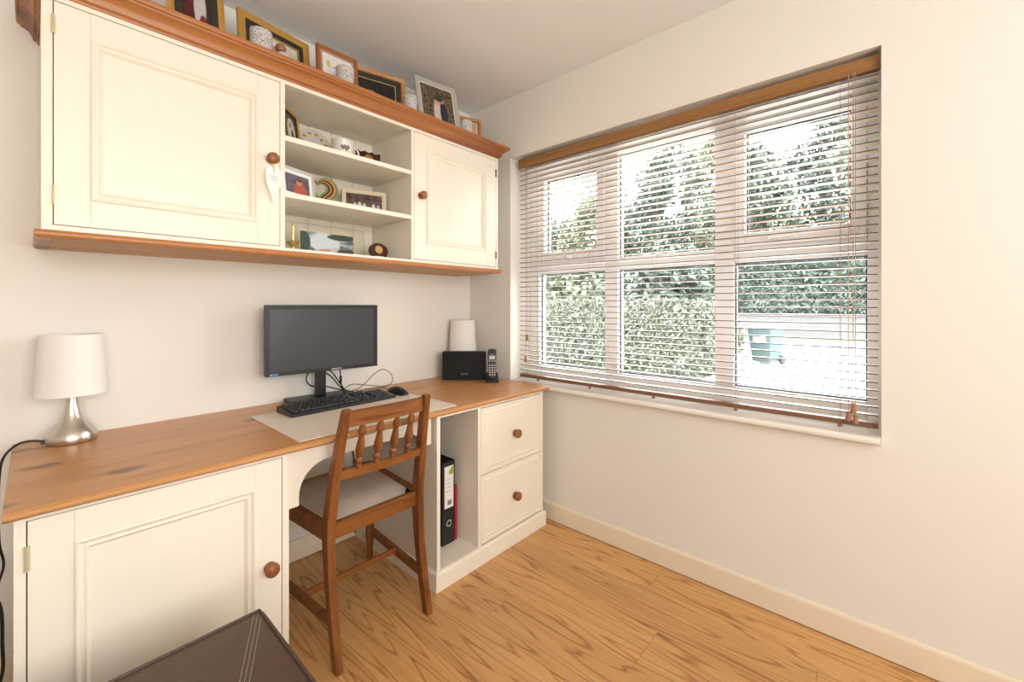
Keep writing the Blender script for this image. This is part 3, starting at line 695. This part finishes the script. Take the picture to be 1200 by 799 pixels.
obj('face_plate', bx(-.073, .073, -.009, -.0005, -.043, .043), M_upvc, so, bevel=.003)
b = NB()
for x in (-.036, .036): box(b, x-.006, x+.006, -.012, -.0092, .018, .034)
obj('switch', b, M_upvc, so)

# ------------------------------------------------------------------ picture frames
def picture(name, label, w, h, bw, base, yaw, lean, fm, layers, pm, ph_in, depth=.018, group=None, line=None):
    # local: x across, z up, front toward -y; layers = list of (material, width)
    t = thing(name, label, 'picture frame', base, (lean, 0, yaw), group=group)
    obj('frame', ring(NB(), -w/2, w/2, 0, h, [(0, depth*.5), (0, -depth*.35), (bw*.25, -depth*.5), (bw*.6, -depth*.42), (bw*.75, -depth*.3), (bw, -depth*.2), (bw, depth*.5)]), fm, t, bevel=.0006)
    i = bw
    obj('backing', bx(-w/2+bw*.6, w/2-bw*.6, .004, depth*.5, bw*.6, h-bw*.6), M_mountk, t)
    for lm, lw in layers:
        obj('mount', ring(NB(), -w/2+i-.001, w/2-i+.001, i-.001, h-i+.001, [(0, .003), (0, -.0005), (lw+.001, -.0005), (lw+.001, .003)]), lm, t)
        i += lw
    obj('photograph', bx(-w/2+i-.002, w/2-i+.002, .001, .0035, i-.002, h-i+.002), pm, t)
    return t
TOPZ = 2.0685
SK = (.75, .45, .33)
def top_pic(label, L, R, ztop, lean, bw, fm, layers, pm, name='picture_frame', z0=TOPZ-.0095, **k):
    L = Vector(L); R = Vector(R); w = (R-L).length; yaw = math.atan2(R.y-L.y, R.x-L.x); h = (ztop-z0-.004)/math.cos(lean)
    c = (L+R)/2; n = Vector((-math.sin(yaw), math.cos(yaw)))
    bxy = c - n*(h*math.sin(lean))
    return picture(name, label, w, h, bw, (bxy.x, bxy.y, z0+.0092*math.sin(lean)+.0008), yaw, -lean, fm, layers, pm, None, **k)
GT = 'framed pictures along the top of the wall cabinet'
P1 = photo('print_group', (.02, .02, .025), (.05, .03, .03), 4, [(.35, .35, .3, .5, (.09, .012, .02)), (.62, .62, .2, .42, (.55, .52, .5)), (.3, .8, .1, .12, SK), (.72, .3, .14, .2, (.2, .02, .03)), (.6, .92, .1, .1, SK)])
P2 = photo('print_portrait', (.55, .5, .43), (.68, .64, .56), 3, [(.42, .15, .26, .4, (.25, .12, .09)), (.45, .55, .11, .22, (.55, .25, .16)), (.75, .3, .1, .3, (.6, .55, .5))])
P3 = photo('print_certificate', (.8, .78, .76), (.72, .71, .7), 3, [(.2, .72, .07, .1, (.62, .5, .15)), (.55, .66, .24, .025, (.25, .25, .28)), (.62, .52, .18, .03, (.3, .3, .32)), (.6, .36, .12, .09, (.2, .2, .22))])
P4 = photo('print_dark', (.012, .012, .013), (.022, .02, .02), 3, [(.35, .42, .16, .2, (.42, .3, .2)), (.35, .2, .3, .2, (.3, .22, .16))])
P5 = photo('print_wedding', (.03, .026, .018), (.2, .15, .08), 14, [(.52, .3, .17, .38, (.62, .52, .5)), (.49, .6, .08, .09, (.6, .36, .26)), (.66, .32, .11, .38, (.02, .02, .045)), (.64, .66, .07, .07, (.45, .25, .18)), (.55, .72, .13, .1, (.05, .04, .03))])
P6 = photo('print_small', (.5, .33, .2), (.62, .45, .3), 4, [(.3, .65, .14, .12, (.2, .08, .05)), (.5, .35, .2, .2, (.35, .08, .06))])
top_pic('gilt framed picture with dark mount, leftmost on top of the wall cabinet', (.297, 1.84), (.468, 1.86), 2.345, .14, .02, M_gold, [(M_mountk, .022)], P1, group=GT)
top_pic('wide gilt framed picture with black mount behind the big crackled glass', (.512, 1.845), (.793, 1.892), 2.297, .12, .026, M_gold, [(M_mountk, .02), (M_goldk, .003), (M_mountk, .003), (M_goldk, .003)], P2, group=GT)
top_pic('reddish brown framed certificate on top of the wall cabinet', (.786, 1.795), (.967, 1.795), 2.268, .10, .017, M_fwood, [(mat('pink_mount', (.5, .3, .24), .7), .009)], P3, group=GT)
top_pic('black picture in striped orange frame beside the grey wedding photo', (.965, 1.897), (1.243, 1.83), 2.302, .12, .018, M_fpine, [(M_fwood, .006), (M_mountk, .025), (M_goldk, .003)], P4, group=GT)
top_pic('grey framed wedding photograph leaning back on top of the wall cabinet', (1.278, 1.80), (1.515, 1.762), 2.332, .245, .024, M_silverf, [(M_white, .004)], P5, group=GT)
top_pic('small pine framed picture at the window end of the cabinet top', (1.64, 1.905), (1.79, 1.845), 2.280, .12, .014, M_fpine, [(M_fwood, .006)], P6, group=GT)

def crackle():
    m = bpy.data.materials.new('crackled_glass'); m.use_nodes = True; nt = m.node_tree; b = nt.nodes['Principled BSDF']; N = nt.nodes.new; L = nt.links.new
    b.inputs['Roughness'].default_value = .2
    tc = N('ShaderNodeTexCoord'); v = N('ShaderNodeTexVoronoi'); v.feature = 'DISTANCE_TO_EDGE'; v.inputs['Scale'].default_value = 120; L(tc.outputs['Object'], v.inputs['Vector'])
    cr = N('ShaderNodeValToRGB'); cr.color_ramp.elements[0].color = (.32, .3, .29, 1); cr.color_ramp.elements[1].color = (.72, .7, .68, 1); cr.color_ramp.elements[1].position = .2
    L(v.outputs['Distance'], cr.inputs[0]); L(cr.outputs[0], b.inputs['Base Color'])
    bp = N('ShaderNodeBump'); bp.inputs['Strength'].default_value = .5; bp.inputs['Distance'].default_value = .002; L(v.outputs['Distance'], bp.inputs['Height']); L(bp.outputs[0], b.inputs['Normal'])
    return m
M_crack = crackle()
def cup(x, y, z, r, h, label):
    t = lathe(NB(), [(r*.7, 0), (r*.82, .004), (r*.95, h*.3), (r, h*.6), (r*1.02, h), (r*.92, h), (r*.88, h*.4), (r*.6, .008)], (0, 0, 0), n=24)
    o = obj('candle_holder', t, M_crack, smooth=True); o.location = (x, y, z); MW[o.name] = Matrix.Translation((x, y, z))
    tag(o, label, 'candle holder', 'mosaic glass candle holders on the cabinet top')
    lt = lathe(NB(), [(r*.55, .0085), (r*.55, .022), (r*.1, .023)], (0, 0, 0), n=16); obj('tealight', lt, M_white, o)
    return o
cup(.553, 1.715, TOPZ-.0095, 0.036, .104, 'large mosaic glass candle holder before the wide gilt picture')
cup(.87, 1.71, TOPZ-.0095, .036, .10, 'mosaic glass candle holder in front of the brown framed certificate')
cup(1.194, 1.71, TOPZ-.0095, .033, .098, 'mosaic glass candle holder left of the grey wedding photograph')
cup(1.548, 1.71, TOPZ-.0095, .034, .094, 'mosaic glass candle holder right of the grey wedding photograph')
an = thing('figurine', 'small brown and white ornament beside the large mosaic candle holder', 'ornament', (.628, 1.715, TOPZ-.0095))
obj('body', lathe(NB(), [(.022, 0), (.028, .01), (.029, .035), (.022, .055), (.012, .062)], (0, 0, 0), n=18), mat('ornament_white', (.6, .55, .5), .4), an, smooth=True)
obj('head', lathe(NB(), [(.004, .058), (.016, .064), (.02, .075), (.015, .087), (.003, .091)], (-.008, 0, 0), n=16), mat('ornament_brown', (.3, .14, .07), .4), an, smooth=True)

# ------------------------------------------------------------------ things on the open shelves
S1, S2, S3 = 1.8025, 1.5925, 1.3835
GS = 'framed photographs on the open shelves'
PA = photo('print_sepia', (.05, .045, .03), (.1, .09, .06), 5, [(.55, .4, .34, .5, (.55, .5, .42)), (.5, .62, .1, .1, (.3, .2, .14)), (.65, .2, .14, .3, (.1, .08, .06))])
PB = photo('print_child', (.1, .085, .12), (.16, .13, .17), 3, [(.6, .2, .26, .42, (.42, .1, .06)), (.58, .62, .12, .17, (.5, .22, .13)), (.6, .74, .14, .08, (.2, .05, .03))])
PC = photo('print_team', (.03, .022, .022), (.16, .1, .09), 6, [(.25, .3, .05, .22, (.6, .58, .58)), (.37, .33, .05, .24, (.7, .68, .68)), (.5, .3, .05, .22, (.66, .64, .64)), (.62, .32, .05, .2, (.1, .1, .12)), (.75, .28, .05, .24, (.7, .68, .68)), (.88, .3, .045, .2, (.5, .48, .48)), (.5, .05, .5, .12, (.06, .05, .06))])
PD = photo('print_outdoor', (.07, .1, .08), (.42, .48, .52), 7, [(.45, .55, .28, .45, (.6, .66, .7)), (.08, .5, .1, .5, (.04, .07, .05)), (.75, .85, .26, .14, (.05, .08, .06)), (.5, .15, .2, .13, (.5, .28, .22)), (.62, .2, .08, .16, (.55, .5, .5)), (.85, .12, .2, .2, (.08, .05, .05))])
def shelf_pic(label, L, R, ztop, z0, lean, bw, fm, layers, pm, **k): return top_pic(label, L, R, ztop, lean, bw, fm, layers, pm, z0=z0, group=GS, **k)
shelf_pic('brown framed photograph with dark mount on the top open shelf', (.632, 1.76), (.735, 1.862), 1.958, S1, .12, .009, M_gold, [(M_mountk, .016)], PA, depth=.014)
shelf_pic('silver framed photograph of a child on the middle open shelf', (.632, 1.775), (.79, 1.832), 1.724, S2, .12, .012, M_silverf, [(M_white, .014)], PB, depth=.014)
shelf_pic('pale wooden framed group photograph on the middle open shelf', (.962, 1.925), (1.155, 1.86), 1.722, S2, .1, .017, mat('pale_wood', (.72, .62, .46), .45), [(M_goldk, .002)], PC, depth=.014)
# acrylic frame on the bottom shelf
ac = thing('acrylic_frame', 'clear acrylic photo frame with a gold edged outdoor picture on the lowest shelf', 'picture frame', (.868, 1.86, S3+.0005), (-.08, 0, 0))
obj('acrylic_sheet', bx(-.175, .175, -.003, .003, 0, .136), M_acryl, ac, bevel=.001)
obj('gold_border', ring(NB(), -.122, .122, .004, .105, [(0, -.0038), (.0025, -.0038), (.0025, -.0032), (0, -.0032)]), M_goldk, ac)
obj('photograph', bx(-.12, .12, -.0037, -.0033, .006, .103), PD, ac)
obj('foot', bx(-.06, .06, .006, .04, .0, .004), M_acryl, ac)
# plate
pl = thing('china_plate', 'white china plate with gold floral rim leaning on the top shelf', 'plate', (.85, 1.955, S1+.0055), (-.22, 0, 0))
def disc_prof(bm, prof, c): return lathe(bm, prof, c, (0, -1, 0), 40)
pp = photo('plate_print', (.66, .6, .55), (.7, .64, .58), 3, [(.2, .62, .05, .04, (.5, .32, .06)), (.28, .76, .06, .04, (.5, .32, .06)), (.42, .86, .05, .035, (.5, .32, .06)), (.6, .86, .06, .035, (.5, .32, .06)), (.74, .76, .05, .04, (.5, .32, .06)), (.84, .62, .05, .04, (.45, .3, .06)), (.42, .38, .06, .06, (.3, .02, .06)), (.56, .34, .08, .06, (.32, .05, .1))])
obj('dish', disc_prof(NB(), [(.02, 0), (.045, -.001), (.05, .004), (.083, .010), (.084, .012), (.082, .0125), (.05, .0065), (.044, .003), (.004, .003)], (0, 0, .084)), pp, pl, smooth=True)
# cup with hearts
mg = thing('china_mug', 'small cream cup with grey hearts on the top shelf', 'mug', (.935, 1.86, S1+.0005))
obj('body', lathe(NB(), [(.036, 0), (.042, .004), (.046, .03), (.048, .103), (.0495, .107), (.047, .108), (.0455, .1), (.043, .02), (.03, .01)], (0, 0, 0), n=32), M_china, mg, smooth=True)
ha = NB()
tube(ha, spline([(.046, .0, .085), (.062, -.006, .088), (.072, -.008, .07), (.066, -.007, .045), (.046, -.001, .03)], 5), .0045, 8); obj('handle', ha, M_china, mg, smooth=True)
def heart_pts(w, h, n=28):
    out = []
    for k in range(n):
        t = 2*PI*k/n; x = 16*math.sin(t)**3; z = 13*math.cos(t)-5*math.cos(2*t)-2*math.cos(3*t)-math.cos(4*t)
        out.append((x/32*w, (z+17)/29*h))
    return out
for dx, zz, s in ((-.006, .055, .022), (.016, .05, .028)):
    b = NB(); a0 = -PI/2 - .35 + dx*14
    pts = heart_pts(s, s*1.1)
    loft(b, [[(r*math.cos(a0+x/.047), r*math.sin(a0+x/.047), zz+z) for x, z in pts] for r in (.0462, .0478)])
    obj('heart_print', b, mat('heart_grey', (.22, .18, .16), .5), mg)
# plaques
def plaque(x, y, z, w, h, label, shape):
    t = thing('award_plaque', label, 'plaque', (x, y, z), (-.15, 0, -.1))
    obj('board', prism(NB(), [(px*w/2, pz*h) for px, pz in shape], -.006, .006), M_plaq, t, bevel=.002)
    obj('medallion', lathe(NB(), [(.24*h, 0), (.225*h, .003), (.18*h, .003), (.165*h, .001), (.08*h, .001), (.06*h, .003), (.02*h, .003)], (0, -.006, h*.6), (0, -1, 0), 24), M_brass, t, smooth=True)
    obj('name_plate', bx(-w*.22, w*.22, -.0075, -.006, h*.1, h*.22), M_goldk, t)
    return t
plaque(1.075, 1.875, S1+.001, .125, .108, 'dark red scalloped plaque with gold medallion on the top shelf', [(-.8, 0), (.8, 0), (1, .12), (.9, .35), (.95, .75), (1, .95), (.85, 1), (.6, .92), (.3, 1), (0, .94), (-.3, 1), (-.6, .92), (-.85, 1), (-1, .95), (-.95, .75), (-.9, .35), (-1, .12)])
plaque(1.10, 1.83, S3+.001, .098, .083, 'small dark red shield trophy on the lowest open shelf', [(-.55, 0), (.55, 0), (.8, .2), (1, .5), (.9, .75), (.6, .9), (.25, 1), (-.25, 1), (-.6, .9), (-.9, .75), (-1, .5), (-.8, .2)])
# painted heart dish
hd = thing('heart_dish', 'painted ceramic heart dish with green and red bands on the middle shelf', 'dish', (.868, 1.95, S2+.003), (-.17, 0, .05))
cols_ = [((.28, .33, .1), 1.0), ((.6, .5, .2), .9), ((.36, .05, .03), .8), ((.5, .42, .2), .66), ((.03, .03, .025), .58), ((.3, .32, .12), .5), ((.62, .58, .45), .36)]
for i, (c_, s_) in enumerate(cols_):
    h_ = .172; pts = heart_pts(.2*s_, h_*s_); z_off = h_*(1-s_)*.62
    obj('dish' if i == 0 else 'painted_band', prism(NB(), [(x, z+z_off) for x, z in pts], -.006-.0008*i, .004), mat('glaze', c_, .25), hd)
# brass ornament
bo = thing('brass_figure', 'slim brass ornament with a tall spike at the left of the lowest shelf', 'ornament', (.70, 1.81, S3+.0005))
obj('base', lathe(NB(), [(.018, 0), (.018, .004), (.006, .009), (.005, .02)], (0, 0, 0), n=18), M_brass, bo, smooth=True)
obj('bowl', lathe(NB(), [(.005, .02), (.02, .035), (.026, .042), (.018, .043), (.006, .046)], (0, 0, 0), n=18), M_brass, bo, smooth=True)
obj('spike', lathe(NB(), [(.005, .046)]+[(.0035+.0018*(k % 2), .05+k*.005) for k in range(13)]+[(.001, .12)], (0, 0, 0), n=12), M_brass, bo, smooth=True)

# heart tag hanging on the left knob
ht = thing('heart_tag', 'white wooden heart tag hanging from the left cabinet door knob', 'tag', (.572, 1.648, 1.53))
pts = heart_pts(.053, .135)
pts = [(x*(1 if z < .09 else 1), z) for x, z in pts]
b = prism(NB(), pts, -.002, .002); obj('heart', b, M_white, ht, bevel=.0008)
b = NB(); rr = random.Random(3)
for r, (z, n_) in enumerate(((.099, 3), (.092, 3), (.085, 2))):
    x = -.014+.004*r
    for q in range(n_):
        wl = rr.uniform(.005, .009); tube(b, [(x+wl*k/5, -.0023, z+.0014*(k % 2)) for k in range(6)], .0008, 4); x += wl+.003
obj('handwriting', b, M_print, ht, kind='stuff')
tube_b = tube(NB(), spline([(.0, -.0025, .115), (-.003, .004, .145), (-.008, .0115, .165), (0, .0125, .186), (.008, .0115, .165), (.003, .004, .145), (0, -.0025, .115)], 5), .0007, 5)
obj('string', tube_b, mat('twine', (.6, .42, .28), .8), ht)

# ------------------------------------------------------------------ outside
GZ = -.30
M_drive = mat('pale_gravel', (.28, .27, .25), .95, var=.12, vscale=6, bump=.4, bscale=60)
struct(obj('driveway', bx(2.19, 15.8, -40, 45, GZ-.3, GZ), M_drive))
struct(obj('road', bx(15.8, 21.6, -60, 70, GZ-.3, GZ-.02), mat('asphalt', (.08, .088, .1), .9, var=.1, vscale=4)))
struct(obj('verge', bx(21.6, 70, -90, 120, GZ-.3, GZ+.02), mat('grass_verge', (.16, .2, .06), .95, var=.3, vscale=2)))
gw = thing('garden_wall', 'low pale brick wall across the road behind the bin', 'wall', (21.9, 8, GZ))
obj('wall_body', bx(21.65, 21.95, -30, 45, GZ, .70), mat('pale_brick', (.08, .075, .072), .9, var=.25, vscale=5), gw, True)
obj('coping', bx(21.6, 22.0, -30, 45, .70, .78), mat('coping_stone', (.15, .145, .135), .9), gw, True)

def leaf_mesh(name, centers, normals, size, jitter=.8):
    n = len(centers); s = size*(.6+.8*rng.random(n))
    nn = normals + jitter*rng.normal(size=(n, 3)); nn /= np.linalg.norm(nn, axis=1)[:, None]
    a = np.cross(nn, rng.normal(size=(n, 3))); a /= np.linalg.norm(a, axis=1)[:, None]; b = np.cross(nn, a)
    p = [centers - a*s[:, None], centers + b*s[:, None]*.45 + nn*s[:, None]*.12, centers + a*s[:, None], centers - b*s[:, None]*.45 + nn*s[:, None]*.12]
    V = np.stack(p, 1).reshape(-1, 3); F = np.arange(4*n).reshape(-1, 4)
    me = bpy.data.meshes.new(name); me.from_pydata(V.tolist(), [], F.tolist()); return me
def leafmat(name, c):
    m = mat(name, c, .5); nt = m.node_tree; b = nt.nodes['Principled BSDF']
    g = nt.nodes.new('ShaderNodeNewGeometry'); r = nt.nodes.new('ShaderNodeValToRGB')
    r.color_ramp.elements[0].color = (c[0]*.45, c[1]*.5, c[2]*.5, 1); r.color_ramp.elements[1].color = (min(1, c[0]*1.7), min(1, c[1]*1.55), c[2]*1.5, 1)
    nt.links.new(g.outputs['Random Per Island'], r.inputs[0]); nt.links.new(r.outputs[0], b.inputs['Base Color'])
    return m
M_hleaf = leafmat('hedge_leaf', (.058, .07, .047)); M_core = mat('hedge_core', (.035, .045, .02), .9)
M_tleaf = [leafmat('tree_leaf_dark', (.024, .04, .029)), leafmat('tree_leaf_mid', (.04, .057, .039)), leafmat('tree_leaf_pale', (.062, .08, .045))]
M_bark = mat('bark', (.09, .065, .045), .9, bump=.6, bscale=20)
def surf_box(n, x0, x1, y0, y1, z0, z1, faces):
    C_, N_ = [], []
    ar = {'x0': (y1-y0)*(z1-z0), 'y0': (x1-x0)*(z1-z0), 'y1': (x1-x0)*(z1-z0), 'z1': (x1-x0)*(y1-y0)}
    tot = sum(ar[f] for f in faces)
    for f in faces:
        k = int(n*ar[f]/tot); r = rng.random((k, 3)); p = np.column_stack([x0+(x1-x0)*r[:, 0], y0+(y1-y0)*r[:, 1], z0+(z1-z0)*r[:, 2]]); nv = np.zeros((k, 3))
        if f == 'x0': p[:, 0] = x0; nv[:, 0] = -1
        if f == 'y0': p[:, 1] = y0; nv[:, 1] = -1
        if f == 'y1': p[:, 1] = y1; nv[:, 1] = 1
        if f == 'z1': p[:, 2] = z1; nv[:, 2] = 1
        p += rng.normal(size=(k, 3))*.045 + .05*np.sin(p[:, [1, 2, 0]]*3.1)*nv
        C_.append(p); N_.append(nv)
    return np.concatenate(C_), np.concatenate(N_)
def hedge(name, label, x0, x1, y0, y1, z1, n, faces=('x0', 'y0', 'z1'), ls=.042, lm=None):
    t = thing(name, label, 'hedge', ((x0+x1)/2, (y0+y1)/2, GZ))
    obj('woody_core', bx(x0+.1, x1-.1, y0+.1, y1-.1, GZ, z1-.08), M_core, t, True)
    c, nv = surf_box(n, x0, x1, y0, y1, GZ+.05, z1, faces)
    c -= np.array([(x0+x1)/2, (y0+y1)/2, GZ])
    link('leaves', leaf_mesh('leaves', c, nv, ls, .7), lm or M_hleaf, t, kind='stuff')
hedge('tall_evergreen_hedge', 'tall dark evergreen hedge growing behind the low brick wall', 22.6, 24.0, -12, 30, 3.6, 52000, ('x0', 'z1'), .13, M_tleaf[0])
hedge('clipped_hedge', 'clipped green hedge standing in front of the window', 8.6, 9.7, 2.75, 9.5, 1.17, 34000)
def tree(x, y, h, rx, cz, mi, label, n=3600, z0=None):
    t = thing('tree', label, 'tree', (x, y, GZ), group='trees beyond the road')
    obj('trunk', tube(NB(), spline([(0, 0, 0), (.1, .05, h*.25), (-.05, .1, h*.5), (.05, 0, h*.8)], 4), .16, 8), M_bark, t, smooth=True)
    lo = z0 if z0 is not None else .9
    m = 22; C_, N_ = [], []
    for k in range(m):
        f = (k+.5)/m; zz = lo+(h-lo)*f; spread = rx*(1-.5*f**3)
        a = rng.random()*2*PI; q = spread*(.25+.55*rng.random()); cx, cy = q*math.cos(a), q*math.sin(a); rb = spread*.55+.25
        d = rng.normal(size=(n//m, 3)); d /= np.linalg.norm(d, axis=1)[:, None]; rad = rb*(.55+.5*rng.random(n//m))[:, None]
        C_.append(d*rad*np.array([1, 1, .75])+np.array([cx, cy, zz])); N_.append(d)
    link('foliage', leaf_mesh('foliage', np.concatenate(C_), np.concatenate(N_), .17, .9), M_tleaf[mi], t, kind='stuff')
TL = [(30, 22.5, 9.2, 2.6, 0, 'dark tree left of all the others beyond the hedge'),
      (27.2, 17.3, 8.8, 2.0, 2, 'pale leafy tree, second from the left beyond the hedge'),
      (32.4, 15.6, 10.2, 2.4, 1, 'mid green tree behind the left mullion'),
      (27.2, 11.3, 10.8, 2.0, 0, 'dark green tree beyond the middle window light'),
      (32.4, 8.6, 13.2, 2.4, 2, 'pale green tree behind the right mullion'),
      (27.2, 5.9, 10.4, 2.0, 1, 'tall mid green tree above the bin'),
      (32.4, 3.0, 13.4, 2.4, 0, 'tall dark tree in the right window light'),
      (27.2, .4, 11, 2.0, 1, 'tall leafy tree at the right edge of the window'),
      (32.4, -3.4, 12.4, 2.4, 0, 'dark tree beyond the right reveal of the window'),
      (38, 13.4, 15.5, 2.8, 1, 'tall far tree seen through the gap in the middle light'),
      (38, 21.0, 13, 2.8, 2, 'far pale tree at the upper left of the window'),
      (15.0, 10.6, 2.8, 1.7, 2, 'low pale bush behind the clipped hedge'),
      (14.6, 6.2, 3.2, 1.5, 0, 'dark bush rising behind the clipped hedge')]
for (x, y, h, r, mi, lab) in TL: tree(x, y, h, r, 0, mi, lab, n=9000 if x > 20 else 3600, z0=.5)
sh = thing('shrub', 'small loose shrub beside the wheelie bin', 'shrub', (11.9, 3.2, GZ))
d = rng.normal(size=(2600, 3)); d /= np.linalg.norm(d, axis=1)[:, None]
link('leaves', leaf_mesh('shrub_leaves', d*np.array([.42, .42, .6])*(.5+.5*rng.random(2600))[:, None]+np.array([0, 0, .62]), d, .05, .8), M_hleaf, sh, kind='stuff')
obj('stem', tube(NB(), [(0, 0, 0), (.02, 0, .5)], .04, 6), M_bark, sh)
# wheelie bin
M_bin = mat('bin_plastic', (.032, .05, .053), .5)
wb_ = thing('wheelie_bin', 'grey green wheelie bin standing on the drive beside the shrub', 'bin', (12.2, 2.35, GZ), (0, 0, -.35))
obj('body', loft(NB(), [[(-.22, -.23, .06), (.24, -.23, .06), (.24, .23, .06), (-.22, .23, .06)], [(-.3, -.29, .88), (.29, -.29, .88), (.29, .29, .88), (-.3, .29, .88)]]), M_bin, wb_, bevel=.02)
obj('lid', loft(NB(), [[(-.33, -.31, .885), (.33, -.31, .885), (.33, .31, .885), (-.33, .31, .885)], [(-.28, -.28, .96), (.32, -.28, .97), (.32, .28, .97), (-.28, .28, .96)]]), M_bin, wb_, bevel=.01)
obj('label_plate', bx(-.29, -.277, -.15, .15, .55, .68), M_white, wb_)
for s in (-1, 1):
    obj('wheel', lathe(NB(), [(.06, 0), (.11, .005), (.11, .055), (.06, .06)], (.23, s*.27-.03, .11), (0, 1, 0), 18), M_black, wb_)
obj('handle', tube(NB(), [(.3, -.25, .92), (.38, -.25, .93), (.38, .25, .93), (.3, .25, .92)], .016, 8), M_bin, wb_)
